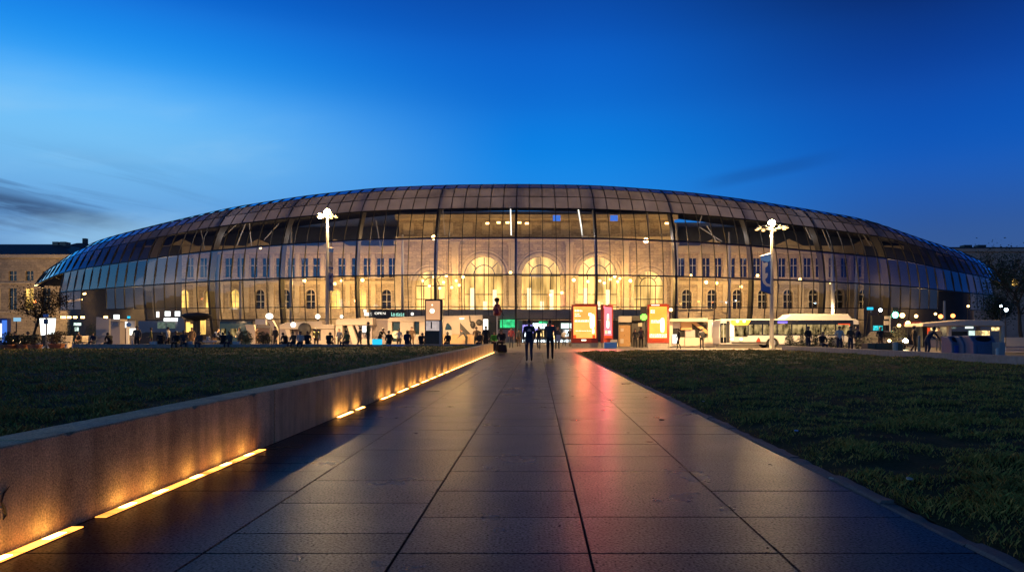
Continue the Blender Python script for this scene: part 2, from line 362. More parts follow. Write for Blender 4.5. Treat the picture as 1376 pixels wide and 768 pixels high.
fl = N.new('ShaderNodeMapRange'); fl.interpolation_type = 'SMOOTHSTEP'; fl.inputs['From Min'].default_value = 0.0; fl.inputs['From Max'].default_value = -0.55; L.new(az, fl.inputs['Value'])
fr = N.new('ShaderNodeMapRange'); fr.interpolation_type = 'SMOOTHSTEP'; fr.inputs['From Min'].default_value = 0.02; fr.inputs['From Max'].default_value = 0.50; L.new(az, fr.inputs['Value'])
def mixc(f, a, b):
    m = N.new('ShaderNodeMix'); m.data_type = 'RGBA'
    if isinstance(f, (int, float)): m.inputs[0].default_value = f
    else: L.new(f, m.inputs[0])
    for i, v in ((6, a), (7, b)):
        if isinstance(v, tuple): m.inputs[i].default_value = (*v, 1)
        else: L.new(v, m.inputs[i])
    return m.outputs[2]
sky = mixc(fr.outputs[0], mixc(fl.outputs[0], rc, rl), rr_)
# cloud streaks, low on the left, long and thin
st = mth('ADD', el, mth('MULTIPLY', az, 0.20))
cv = N.new('ShaderNodeCombineXYZ'); L.new(mth('MULTIPLY', az, 2.2), cv.inputs[0]); L.new(mth('MULTIPLY', st, 20.0), cv.inputs[1])
cn = N.new('ShaderNodeTexNoise'); cn.inputs['Scale'].default_value = 1.5; cn.inputs['Detail'].default_value = 9; cn.inputs['Roughness'].default_value = .62; cn.inputs['Distortion'].default_value = .5
L.new(cv.outputs[0], cn.inputs['Vector'])
def mapr(v, a, b, c=0.0, d=1.0):
    m = N.new('ShaderNodeMapRange'); m.interpolation_type = 'SMOOTHSTEP'
    for k, x in (('From Min', a), ('From Max', b), ('To Min', c), ('To Max', d)): m.inputs[k].default_value = x
    L.new(v, m.inputs['Value']); return m.outputs[0]
lowleft = mth('MULTIPLY', mapr(az, -0.36, -0.58), mth('MULTIPLY', mapr(el, 0.24, 0.13), mapr(el, 0.0, 0.06)))
dark = mth('MULTIPLY', mapr(cn.outputs['Fac'], 0.47, 0.63), lowleft)
# one denser bar just over the roofs on the left
bar_c = mth('ABSOLUTE', mth('ADD', mth('ADD', st, -0.034), mth('MULTIPLY', mth('SUBTRACT', cn.outputs['Fac'], .5), .05)))
bar = mth('MULTIPLY', mth('MULTIPLY', mapr(bar_c, 0.014, 0.002), mapr(az, -0.46, -0.53)), mapr(cn.outputs['Fac'], .34, .6, .15, .9))
sky = mixc(mth('MULTIPLY', dark, 0.62, clamp=True), sky, lin((44, 72, 122)))
sky = mixc(mth('MULTIPLY', bar, 0.8), sky, lin((34, 56, 98)))
cv2 = N.new('ShaderNodeCombineXYZ'); L.new(mth('MULTIPLY', az, 3.0), cv2.inputs[0]); L.new(mth('MULTIPLY', mth('ADD', el, mth('MULTIPLY', az, -.16)), 9.0), cv2.inputs[1]); cv2.inputs[2].default_value = 3.7
cn2 = N.new('ShaderNodeTexNoise'); cn2.inputs['Scale'].default_value = 1.2; cn2.inputs['Detail'].default_value = 6; L.new(cv2.outputs[0], cn2.inputs['Vector'])
wisp = mth('MULTIPLY', mapr(cn2.outputs['Fac'], 0.45, 0.72), mth('MULTIPLY', mapr(az, -0.20, -0.50), mapr(el, 0.34, 0.20)))
sky = mixc(mth('MULTIPLY', wisp, 0.75), sky, lin((150, 202, 240)))
# the faint dark streak right of centre
s3 = mth('ABSOLUTE', mth('ADD', mth('ADD', el, mth('MULTIPLY', az, -0.16)), -0.170))
str3 = mth('MULTIPLY', mapr(s3, 0.014, 0.002), mth('MULTIPLY', mapr(az, .20, .28), mapr(az, .42, .33)))
sky = mixc(mth('MULTIPLY', str3, 0.3), sky, lin((14, 60, 130)))
# the last daylight: Nishita sky with the sun just under the horizon on the left
ns = N.new('ShaderNodeTexSky'); ns.sky_type = 'NISHITA'; ns.sun_disc = False; ns.sun_elevation = R(-2); ns.sun_rotation = R(-60)
ad = N.new('ShaderNodeMix'); ad.data_type = 'RGBA'; ad.blend_type = 'ADD'; ad.inputs[0].default_value = 0.02
L.new(sky, ad.inputs[6]); L.new(ns.outputs[0], ad.inputs[7])
L.new(ad.outputs[2], bg.inputs[0]); bg.inputs[1].default_value = 1.0
sun = bpy.data.lights.new('afterglow_sun', 'SUN'); sun.energy = 0.03; sun.angle = R(20); sun.color = (1, .86, .75)
so = bpy.data.objects.new('afterglow_sun', sun); C.objects.link(so); so.rotation_euler = (R(80), 0, R(-60)); so.location = (-40, 20, 60)
# ------------------------------------------------------------------ ground, path, lawns
PX0, PX1, YEND = -2.78, 2.32, 45.0
g = MB(); g.add([(-420, -60, -0.05), (420, -60, -0.05), (420, 700, -0.05), (-420, 700, -0.05)], [(0, 1, 2, 3)])
kind(g.build('ground', M['ground']), 'structure')
g = MB(); g.add([(-130, YEND, -0.012), (130, YEND, -0.012), (130, 150, -0.012), (-130, 150, -0.012)], [(0, 1, 2, 3)])
kind(g.build('plaza', M['plaza']), 'structure')

def set_tone(me, per_face):
    at_ = me.color_attributes.new('tone', 'FLOAT_COLOR', 'CORNER')
    ls = np.zeros(len(me.polygons), np.int32); me.polygons.foreach_get('loop_total', ls)
    arr = np.repeat(per_face, ls, axis=0).astype(np.float32)
    at_.data.foreach_set('color', arr.ravel())

def slabs():
    b = MB(); tones = []
    xs = [PX0, -1.76, -0.735, 0.275, 1.275, PX1]
    for c in range(5):
        y = -2.2 - [0.0, 0.0, 0.31, 0.0, 0.0][c] * 0.0
        k = 0
        while y < YEND - .05:
            d = 0.74
            r = random.random()
            if k > 7 and r < 0.16: d = 1.48          # some flags are twice as long
            if k > 7 and r > 0.92: d = 0.37
            y1 = min(YEND, y + d); gap = 0.006
            x0, x1 = xs[c] + gap, xs[c + 1] - gap
            dz = [random.gauss(0, .0004) for _ in range(4)]
            h = random.gauss(0, .0004)
            ya, yb = y + gap, y1 - gap
            e = 0.002
            top = [(x0 + e, ya + e), (x1 - e, ya + e), (x1 - e, yb - e), (x0 + e, yb - e)]
            bot = [(x0, ya), (x1, ya), (x1, yb), (x0, yb)]
            vs_ = [(p[0], p[1], h + dz[i]) for i, p in enumerate(top)] + [(p[0], p[1], h + dz[i] - .005) for i, p in enumerate(bot)] + [(p[0], p[1], -.04) for p in bot]
            fs = [(0, 1, 2, 3)] + [((i + 1) % 4, i, i + 4, (i + 1) % 4 + 4) for i in range(4)] + [((i + 1) % 4 + 4, i + 4, i + 8, (i + 1) % 4 + 8) for i in range(4)]
            b.add(vs_, fs)
            t = max(.55, random.gauss(1.0, .2)); w = random.gauss(0, .04)
            tones += [(t * (1 + w), t, t * (1 - w), 1)] * len(fs)
            y = y1; k += 1
    o = b.build('path', M['slab']); set_tone(o.data, np.array(tones)); return o
kind(slabs(), 'structure')
g = MB(); g.add([(PX0 - .4, -2.4, -0.008), (PX1 + .1, -2.4, -0.008), (PX1 + .1, YEND, -0.008), (PX0 - .4, YEND, -0.008)], [(0, 1, 2, 3)])
kind(g.build('path_bed', M['joint']), 'structure')
# the kerb along the right lawn, worn stones
b = MB(); y = -2.0
while y < YEND:
    l = random.uniform(.85, 1.1); y1 = min(YEND, y + l)
    n = 8; z = .016 + random.gauss(0, .005); dx = random.gauss(0, .006); dz = random.gauss(0, .006)
    vs_ = []; fs = []
    for i in range(n + 1):
        t = i / n; yy = y + .004 + (y1 - y - .008) * t; zz = z + dz * (t - .5)
        j = random.gauss(0, .006); j2 = random.gauss(0, .004)
        ring = [(PX1 + .004 + dx, -.03), (PX1 + .004 + dx + j * .5, zz - .016), (PX1 + .018 + dx + abs(j), zz + j2 * .5), (PX1 + .100 + dx + j, zz + j2), (PX1 + .118 + dx, zz - .015), (PX1 + .118 + dx, -.03)]
        vs_ += [(p[0], yy, p[1]) for p in ring]
    for i in range(n):
        for k in range(5): fs.append((i * 6 + k, (i + 1) * 6 + k, (i + 1) * 6 + k + 1, i * 6 + k + 1))
    fs += [(5, 4, 3, 2, 1, 0), tuple(n * 6 + k for k in range(6))]
    b.add(vs_, fs); y = y1
kind(b.build('kerb', M['kerb']), 'structure')

def fbm(x, y, s, o=4, off=0.0):
    return noise.fractal(Vector((x * s + off, y * s - off, off * .37)), 1.0, 2.0, o)
def clump(x, y):          # tussock field shared by the soil and the blades
    return noise.noise(Vector((x * 1.15, y * 1.15, 4.2))) * .6 + noise.noise(Vector((x * 3.1, y * 3.1, 1.2))) * .5
def lawn_z(x, y, side):
    if side > 0:
        edge = min(1.0, max(0.0, (x - PX1 - .11) / .5)); z = .0 + .05 * edge + .07 * min(1, max(0, (x - 3) / 8))
        z += (.045 * fbm(x, y, .35, 3, 7.7) + .065 * clump(x, y)) * (.35 + .65 * edge)
    else:
        d = -2.9 - x
        z = .40 - .16 * min(1, max(0, (d - 4) / 20)) + .03 * fbm(x, y, .35, 3, 2.1) + .055 * clump(x, y)
    return z
def lawn(name, x0, x1, y0, y1, side):
    # finer cells near the viewer
    ys = [y0]; 
    while ys[-1] < y1: ys.append(min(y1, ys[-1] + max(.09, .012 * ys[-1] if ys[-1] > 0 else .09)))
    nx = int(abs(x1 - x0) / .13); xs = np.linspace(x0, x1, nx + 1)
    if side < 0: xs = -2.98 - (np.linspace(0, 1, nx + 1) ** 1.5) * (abs(x0) - 2.98)
    vs_ = [(x, y, lawn_z(x, y, side)) for y in ys for x in xs]
    w = len(xs); fs = [(j * w + i, j * w + i + 1, (j + 1) * w + i + 1, (j + 1) * w + i) for j in range(len(ys) - 1) for i in range(w - 1)]
    if side < 0: fs = [f[::-1] for f in fs]
    b = MB(); b.v = vs_; b.f = fs; b.m = [0] * len(fs)
    return kind(b.build(name, M['soil'], smooth=True), 'structure')
lawn('lawn', PX1 + .10, 16.4, -2.0, YEND, +1)
lawn('lawn', -34.0, -2.98, -2.0, YEND, -1)

def blades(name, n, side, label):
    P = []
    while len(P) < n:
        y = 1.6 * (YEND / 1.6) ** (random.random() ** .85)
        if side > 0:
            lim = min(16.3, .80 * y + 1.5)
            if lim < PX1 + .2: continue
            x = random.uniform(PX1 + .115, lim)
        else:
            lim = max(-33, -(.86 * y + 1.5))
            if lim > -3.0: continue
            x = random.uniform(lim, -3.0)
        c = clump(x, y)
        ed = (x - PX1 - .1) if side > 0 else (-2.98 - x)
        if random.random() > .35 + ed * 2.2 + .5 * fbm(x, y, .8, 2, 5): continue
        if random.random() > .50 + 1.9 * c: continue
        P.append((x, y, c))
    vs_ = np.zeros((n, 4, 3)); tones = np.zeros((n, 4))
    for i, (x, y, c) in enumerate(P):
        d = math.hypot(x, y)
        h = random.uniform(.017, .042) * (1 + 1.6 * max(0, c)) * (1 + .012 * d); w = max(.0032, .00075 * d) * random.uniform(.7, 1.3)
        a = random.uniform(0, math.pi); lean = random.uniform(.2, 1.1) * h; la = random.uniform(0, 6.283)
        z = lawn_z(x, y, side) - .006
        ax, ay = math.cos(a) * w, math.sin(a) * w
        mx_, my_ = x + math.cos(la) * lean * .35, y + math.sin(la) * lean * .35
        vs_[i] = [(x - ax, y - ay, z), (x + ax, y + ay, z), (mx_ + ax * .6, my_ + ay * .6, z + h * .6), (x + math.cos(la) * lean, y + math.sin(la) * lean, z + h)]
        dry = random.random() < .36 + .25 * max(0, fbm(x, y, .25, 2, 3.3))
        t = random.uniform(.6, 1.25)
        tones[i] = (t * 1.6, t * 1.25, t * 1.1, 1) if dry else (t * random.uniform(.75, 1.05), t, t * .85, 1)
    me = bpy.data.meshes.new(name)
    me.vertices.add(n * 4); me.vertices.foreach_set('co', vs_.ravel())
    me.loops.add(n * 4); me.loops.foreach_set('vertex_index', np.arange(n * 4, dtype=np.int32))
    me.polygons.add(n); me.polygons.foreach_set('loop_start', np.arange(0, n * 4, 4, dtype=np.int32)); 
    me.update(calc_edges=True); me.materials.append(M['grass']); set_tone(me, tones)
    o = bpy.data.objects.new(name, me); C.objects.link(o)
    return kind(o, 'stuff', label, 'grass')
blades('grass', 105000, +1, 'short dark tussocky grass to the right of the paved path')
blades('grass', 75000, -1, 'short dark grass behind the long stone wall')

# a few scraps of litter and a small stone on the paving
def scrap(x, y, z, s, m, name, label, cat):
    b = MB(); n = 7; vs_ = [(x, y, z + s * .25)]
    for k in range(n):
        a = 2 * math.pi * k / n; r = s * random.uniform(.6, 1.1); vs_.append((x + r * math.cos(a), y + r * math.sin(a) * 1.4, z + random.uniform(0, s * .25)))
    vs2 = [(p[0], p[1], z - .004) for p in vs_[1:]]
    b.add(vs_ + vs2, [(0, 1 + k, 1 + (k + 1) % n) for k in range(n)] + [(1 + k, 1 + n + k, 1 + n + (k + 1) % n, 1 + (k + 1) % n) for k in range(n)])
    tag(b.build(name, M[m], loc=(x, y, z)), label, cat)
def ground_at(px, py): Y = EYE * F / (py - HY); return wx(px, Y), Y
x, y = ground_at(889, 564); scrap(x, y, .004, .055, 'bark', 'pebble', 'small dark lump lying alone on the paving right of centre', 'stone')
x, y = ground_at(1117, 648); scrap(x, y, .035, .022, 'cream', 'litter', 'tiny pale scrap of litter beside the kerb', 'litter')
for (px_, py_, lab) in ((1070, 592, 'small bluish scrap of litter in the grass near the kerb'), (1222, 660, 'pale scrap of litter far out in the dark grass on the right'), (945, 547, 'white scrap of litter in the grass just beyond the kerb')):
    x, y = ground_at(px_, py_); scrap(x, y, lawn_z(x, y, 1) + .05, .028, 'cream' if 'blu' not in lab else 'skyblue', 'litter', lab, 'litter')

# ------------------------------------------------------------------ long stone wall with strip lights at its foot
WX0, WX1, WH = -3.10, -2.80, 0.56
wall = T('stone_wall', 'long low granite wall along the left edge of the path, lit from its foot', 'wall', (WX1, 0, 0))
joints = [-2.0, 0.2, 3.93, 7.55, 11.3, 15.1, 18.8, 22.5, 26.2, 29.9, 33.6, 37.3, 41.0, 44.9]
def wall_block(y0, y1, z1, n):
    vs_ = []; fs = []
    notch = {}
    for _ in range(max(1, int((y1 - y0) * 1.1))):
        notch[random.randint(2, n - 2)] = random.uniform(.012, .034)
    off = random.gauss(0, .003)
    for i in range(n + 1):
        y = y0 + .007 + (y1 - y0 - .014) * i / n
        c = .006 + abs(random.gauss(0, .0025)); q = notch.get(i, 0); c2 = c + q
        bulge = .002 * fbm(y, 0, 1.3, 2, 4)
        ring = [(WX1 + off + bulge, -.05), (WX1 + off + bulge, .25), (WX1 + off + bulge - q * .15, z1 - c2), (WX1 - c2 + off, z1 - q * .1), (WX1 - .15, z1 + .002), (WX0 + .008 + off, z1), (WX0 + off, z1 - .008), (WX0 + off, -.05)]
        vs_ += [(p[0], y, p[1]) for p in ring]
    k = 8
    for i in range(n):
        for j in range(k - 1): fs.append((i * k + j, i * k + j + 1, (i + 1) * k + j + 1, (i + 1) * k + j))
    fs += [tuple(range(k - 1, -1, -1)), tuple(n * k + j for j in range(k))]
    b = MB(); b.add(vs_, fs); return b
for i in range(len(joints) - 1):
    wall_block(joints[i], joints[i + 1], WH + random.gauss(0, .003), max(12, int((joints[i + 1] - joints[i]) / .06) if joints[i] < 12 else 30)).build('wall_block', M['granite'], wall)
b = MB(); b.bx(-2.795, PX0 + .10, -2, 45, -.04, -.003); b.build('light_channel', M['joint'], wall)
# the scratch mark near the left edge of the picture
b = MB()
Ym = 2.80 * F / (CX - 6)
pts = [(WX1 + .004, Ym + (a - 6) * .0052, EYE - (q - HY) * Ym / F) for a, q in ((12, 654), (4, 662), (1, 672), (5, 683), (7, 692), (3, 697))]
b.tube(pts, [.002, .006, .005, .008, .006, .002], n=5); b.build('stain', M['black'], wall)

segs = [(1.9, 3.1, 1), (3.35, 4.22, 2), (4.42, 7.05, 5), (9.75, 10.45, 2), (10.75, 11.15, 1)]
yy = 12.4
while yy < 44: segs.append((yy, yy + 1.15, 2)); yy += 1.42
lamp0 = None
for i, (a, c, nb) in enumerate(segs):
    t = T('strip_light', f'{ordinal(i) if i < 20 else "one of the farthest"} glowing strip light along the foot of the stone wall, counted from the near end', 'strip light', (PX0 + .05, a, 0), 'strip lights along the foot of the wall')
    if i >= 20: t['label'] = 'one of the small far strip lights where the wall nears its end'
    b = MB(); b.bx(PX0 + .0, PX0 + .085, a, c, -.002, .004); b.build('frame', M['steel'], t)
    b = MB(); b.bx(PX0 + .008, PX0 + .077, a + .01, c - .01, .004, .009); b.build('diffuser', M['e_strip'], t)
    for k in range(nb):
        ym = a + (c - a) * (k + .5 + random.uniform(-.15, .15)) / nb; L_ = .07 if a < 8 else .2
        b = MB(); b.bx(PX0 + .02, PX0 + .065, ym - L_, ym + L_, .009, .0125); b.build('bulb', M['e_bulb'], t)

# low kerb walls at the far end and far right of the lawns
pw = T('plaza_wall', 'long low pale wall closing the far end of the left lawn', 'wall', (-16, YEND + .3, 0))
xs = [-29.6, -26.8, -22.6, -18.3, -13.9, -9.4, -6.0, -3.2]
for a, c in zip(xs[:-1], xs[1:]):
    b = MB(); b.bx(a + .005, c - .005, YEND + .05, YEND + .50, -.05, .52 + random.gauss(0, .006)); b.build('wall_block', M['concrete'], pw, bevel=.012)
pw = T('plaza_wall', 'low grey wall running away along the right edge of the right lawn', 'wall', (16.6, 30, 0))
ys = [14, 17.4, 20.6, 24.2, 28, 32, 36, 40, 44, 47.5]
for a, c in zip(ys[:-1], ys[1:]):
    b = MB(); b.bx(16.42, 16.80, a + .004, c - .004, -.05, .40 + random.gauss(0, .006)); b.build('wall_block', M['concrete'], pw, bevel=.012)
pw = T('plaza_wall', 'very low pale edging wall at the far end of the right lawn', 'wall', (10, YEND + .2, 0))
for a, c in zip([7.2, 10.4, 13.4], [10.4, 13.4, 16.4]):
    b = MB(); b.bx(a + .005, c - .005, YEND + .05, YEND + .4, -.05, .16); b.build('wall_block', M['concrete'], pw, bevel=.01)

# ------------------------------------------------------------------ the glass hall
XC, A_, YC, B_ = -3.0, 88.0, 131.0, 33.0
SIL = [(40, 400), (52, 389), (58, 378), (66, 365), (78, 352.5), (112, 328.6), (130, 320), (167, 310), (206, 300), (300, 278), (400, 262), (500, 251), (600, 247), (700, 246), (800, 247.5), (860, 251.4), (941, 258), (1023, 269), (1104, 282), (1174, 294), (1217, 310), (1257, 324), (1292, 334.5), (1318, 349), (1338, 369), (1346, 382), (1360, 396)]
def sil(px): return float(np.interp(px, [p[0] for p in SIL], [p[1] for p in SIL]))
def base_pt(ph):
    x, y = XC + A_ * math.sin(ph), YC - B_ * math.cos(ph)
    n = Vector((math.sin(ph) / A_, -math.cos(ph) / B_, 0)).normalized(); return Vector((x, y, 0)), n
NEXP = 2.2
def offset(H, z):
    z0 = .36 * H; s = H / 24.6
    if z <= z0: return -1.3 * s * (1 - z / z0) ** 1.6
    w = min(1, (z - z0) / (H - z0)); return -13 * s * (1 - (1 - w ** NEXP) ** (1 / NEXP))
def solve_H(ph):
    p, n = base_pt(ph); H = 20.0
    for _ in range(30):
        q = p + n * (-.55 * 13 * H / 24.6); px = CX + F * q.x / q.y
        H = .5 * H + .5 * (EYE + (HY - sil(px)) * q.y / F * 1.034)
    return max(H, 6.5)
PH = np.linspace(R(-80), R(80), 4000)
Pb = np.array([base_pt(p)[0][:2] for p in PH]); sl = np.concatenate([[0], np.cumsum(np.linalg.norm(np.diff(Pb, axis=0), axis=1))])
NCOL = int(round(sl[-1] / 1.88)); 
phs = np.interp(np.linspace(0, sl[-1], NCOL + 1), sl, PH)
Hs = [solve_H(p) for p in phs]
# smooth the crest
for _ in range(3): Hs = [Hs[0]] + [(Hs[i - 1] + 2 * Hs[i] + Hs[i + 1]) / 4 for i in range(1, len(Hs) - 1)] + [Hs[-1]]
ROWS = [0.0, 3.3, 5.0, 9.5, 14.8, 19.3, 21.3, 23.0, 24.1, 24.6]
def row_z(r, H):
    z = ROWS[r]; return z if z <= 5 else 5 + (z - 5) * (H - 5) / 19.6
def S(i, z):
    p, n = base_pt(phs[i]); return p + n * offset(Hs[i], z) + Vector((0, 0, z))
def Sn(i, z):
    e = .05; H = Hs[i]; z = min(z, H - .02); p, n = base_pt(phs[i])
    d = (n * (offset(H, min(H, z + e)) - offset(H, max(0, z - e))) + Vector((0, 0, min(H, z + e) - max(0, z - e)))).normalized()
    t = Vector((-n.y, n.x, 0)); nn = t.cross(d).normalized()
    return nn if nn.dot(n) > -0.3 and (nn.dot(n) > 0 or nn.z > 0) else -nn
grid = [[S(i, row_z(r, Hs[i])) for r in range(len(ROWS))] for i in range(NCOL + 1)]
colpx = [CX + F * grid[i][2].x / grid[i][2].y for i in range(NCOL + 1)]
def first_row(px):
    if px < 78: return 4
    if px < 114: return 2
    if px < 146: return 3
    if px < 196: return 2
    if px > 1336: return 4
    if px > 1303: return 2
    if px > 1266: return 3
    if px > 1225: return 2
    return 0
fr_ = [first_row((colpx[i] + colpx[i + 1]) / 2) for i in range(NCOL)]
hall = T('glass_hall', 'long curved glass hall with a dark gridded roof, glowing warm from inside', 'station hall', (XC, 98, 0))
clear, film, frost, frost2 = MB(), MB(), MB(), MB()
for i in range(NCOL):
    pxm = (colpx[i] + colpx[i + 1]) / 2
    for r in range(fr_[i], len(ROWS) - 1):
        if r == 0 and 690 < pxm < 764: continue           # the entrance
        q = [grid[i][r], grid[i + 1][r], grid[i + 1][r + 1], grid[i][r + 1]]
        n = (q[1] - q[0]).cross(q[3] - q[0]); n = n.normalized() if n.length > 1e-6 else Vector((0, 0, 1))
        g1, g2 = random.gauss(0, .008), random.gauss(0, .008)
        q = [q[0] + n * (g1 + g2), q[1] + n * (-g1 + g2), q[2] + n * (-g1 - g2), q[3] + n * (g1 - g2)]
        low_end = (78 < pxm < 114 or 1303 < pxm < 1336) and r in (2, 3)
        ((frost if pxm < 700 else frost2) if low_end else film if r >= 5 else clear).add(q, [(0, 1, 2, 3)])
clear.build('glass_skin', M['glass'], hall); film.build('roof_glass', M['frit'], hall); frost.build('frosted_panels', M['frost'], hall); frost2.build('frosted_panels', M['frost'], hall)
# mullions follow every column line, a little proud of the glass
b = MB()
def strip_bar(pts, nrm, w, d, out=.03):
    """rectangular bar along pts: w wide in the surface, d deep towards the inside"""
    vs_ = []; fs = []
    for i, p in enumerate(pts):
        t = (pts[min(i + 1, len(pts) - 1)] - pts[max(i - 1, 0)]).normalized(); n = nrm[i]; s = t.cross(n).normalized()
        vs_ += [p + n * out - s * w / 2, p + n * out + s * w / 2, p - n * (d - out) + s * w / 2, p - n * (d - out) - s * w / 2]
    for i in range(len(pts) - 1):
        for k in range(4): fs.append((i * 4 + k, i * 4 + (k + 1) % 4, (i + 1) * 4 + (k + 1) % 4, (i + 1) * 4 + k))
    fs += [(3, 2, 1, 0), tuple((len(pts) - 1) * 4 + k for k in range(4))]
    return vs_, fs
def col_line(i, r0, sub=3):
    H = Hs[i]; zs = []
    for r in range(r0, len(ROWS) - 1):
        a, c = row_z(r, H), row_z(r + 1, H); zs += [a + (c - a) * k / sub for k in range(sub)]
    zs.append(row_z(len(ROWS) - 1, H))
    return [S(i, z) for z in zs], [Sn(i, z) for z in zs]
mid = NCOL // 2
for i in range(NCOL + 1):
    r0 = min(fr_[max(0, i - 1)], fr_[min(NCOL - 1, i)])
    p, n = col_line(i, r0); b.add(*strip_bar(p, n, .085, .16))
b.build('mullions', M['steel'], hall)
for r in range(1, len(ROWS)):
    b = MB(); run = []
    for i in range(NCOL + 2):
        ok = i <= NCOL and (min(fr_[max(0, i - 1)], fr_[min(NCOL - 1, i)]) <= r)
        if ok: run.append(i)
        if not ok or i > NCOL:
            if len(run) > 1:
                pts = [grid[k][r] for k in run]; nr = [Sn(k, row_z(r, Hs[k])) for k in run]
                b.add(*strip_bar(pts, nr, .17 if r in (3, 4) else .10, .30 if r in (3, 4) else .16, .035))
            run = []
    if b.v: b.build('transom', M['steel'], hall)
ribs = [i for i in range(NCOL + 1) if (i - mid) % 6 == 0]
for i in ribs:
    r0 = min(fr_[max(0, i - 1)], fr_[min(NCOL - 1, i)])
    p, n = col_line(i, r0, 4); b = MB(); b.add(*strip_bar(p, n, .30, 1.15, -.18))
    # the rib continues inside the roof as a shallow arched beam to the old building
    b.build('main_rib', M['steel'], hall)
# solid roof between the crest and the old station, ends closed under the canopy tips
b = MB(); inner = []
for i in range(NCOL + 1):
    p, n = base_pt(phs[i]); s = Hs[i] / 24.6; c = grid[i][-1]
    inner.append(c - n * 17 * s + Vector((0, 0, -.9 * s)))
for i in range(NCOL):
    b.add([grid[i][-1], grid[i + 1][-1], inner[i + 1], inner[i]], [(0, 1, 2, 3)])
b.build('rear_roof', M['slate'], hall)
for e in (0, NCOL):
    b = MB(); H = Hs[e]; zs = [row_z(4, H) + (H - row_z(4, H)) * k / 8 for k in range(9)]
    pts = [S(e, z) for z in zs] + [inner[e], inner[e] + Vector((0, 0, row_z(4, H) - H))]
    b.add(pts, [tuple(range(len(pts)))]); b.build('end_panel', M['dark'], hall)

# the old facade behind the glass
YF = 122.0
def fx(px): return wx(px, YF)
def fz(py): return wz(py, YF)
old = T('old_station', 'pale sandstone station front with arched windows, standing behind the glass', 'old building', (0, YF, 0))
w = MB(); trim = MB(); rf = MB()
panes = []      # (kind, x0, x1, z0, z1, spring)
def arch_bay(x0, x1, z0, z1, xc, hw, zs, n=14, sill=None, depth=.9):
    s = z0 if sill is None else sill
    poly = [(x0, s), (x0, z1), (x1, z1), (x1, s), (xc + hw, s), (xc + hw, zs)]
    poly += [(xc + hw * math.cos(math.pi * k / n), zs + hw * math.sin(math.pi * k / n)) for k in range(1, n)]
    poly += [(xc - hw, zs), (xc - hw, s)]
    w.prism(poly, YF, YF + depth)
    if s > z0 + .01: w.bx(x0, x1, YF, YF + depth, z0, s)
def arch_ring(xc, hw, zs, z0, t, n=18, proud=.18):
    pts = [(xc + hw, z0), (xc + hw, zs)] + [(xc + hw * math.cos(math.pi * k / n), zs + hw * math.sin(math.pi * k / n)) for k in range(1, n)] + [(xc - hw, zs), (xc - hw, z0)]
    h2 = hw + t
    out_ = [(xc + h2, z0), (xc + h2, zs)] + [(xc + h2 * math.cos(math.pi * k / n), zs + h2 * math.sin(math.pi * k / n)) for k in range(1, n)] + [(xc - h2, zs), (xc - h2, z0)]
    trim.prism(out_ + pts[::-1], YF - proud, YF - .002)
def arch_window(xc, hw, zs, z0, pane, frame, bars=True, yrec=.55, fan=False):
    n = 12; poly = [(xc + hw, z0), (xc + hw, zs)] + [(xc + hw * math.cos(math.pi * k / n), zs + hw * math.sin(math.pi * k / n)) for k in range(1, n)] + [(xc - hw, zs), (xc - hw, z0)]
    b = MB(); b.prism(poly, YF + yrec, YF + yrec + .06); o = b.build('window', pane, old)
    f = MB(); t = .09 if hw < 1.5 else .14; y0, y1 = YF + yrec - .10, YF + yrec - .004
    f.bx(xc - t / 2, xc + t / 2, y0, y1, z0, zs + hw * .97)
    f.bx(xc - hw, xc - t / 2 - .002, y0, y1, zs - t / 2, zs + t / 2); f.bx(xc + t / 2 + .002, xc + hw, y0, y1, zs - t / 2, zs + t / 2)
    zm = z0 + (zs - z0) * .5
    f.bx(xc - hw, xc - t / 2 - .002, y0, y1, zm - t / 2, zm + t / 2); f.bx(xc + t / 2 + .002, xc + hw, y0, y1, zm - t / 2, zm + t / 2)
    if fan:
        for r_ in (.55,):
            pts = [(xc + hw * r_ * math.cos(math.pi * k / 12), YF + yrec - .05, zs + t / 2 + hw * r_ * math.sin(math.pi * k / 12)) for k in range(13)]; f.tube(pts, t * .55, n=6)
        for a in (45, 135):
            f.tube([(xc + hw * .55 * math.cos(R(a)), YF + yrec - .05, zs + hw * .55 * math.sin(R(a))), (xc + hw * .97 * math.cos(R(a)), YF + yrec - .05, zs + hw * .97 * math.sin(R(a)))], t * .5, n=6)
        for q in (-.5, .5): f.bx(xc + hw * q - t / 2, xc + hw * q + t / 2, y0 + .01, y1 + .001, z0, zs - t / 2 - .01)
    f.build('window_frame', frame, o)
    return o
def rect_window(x0, x1, z0, z1, pane, frame):
    b = MB(); b.bx(x0, x1, YF + .40, YF + .46, z0, z1); o = b.build('window', pane, old)
    f = MB(); xc = (x0 + x1) / 2; zm = z0 + (z1 - z0) * .62; y0, y1 = YF + .30, YF + .396
    f.bx(xc - .04, xc + .04, y0, y1, z0, z1); f.bx(x0, xc - .042, y0, y1, zm - .04, zm + .04); f.bx(xc + .042, x1, y0, y1, zm - .04, zm + .04)
    f.build('window_frame', frame, o)
ZC, ZG = 16.0, 4.9
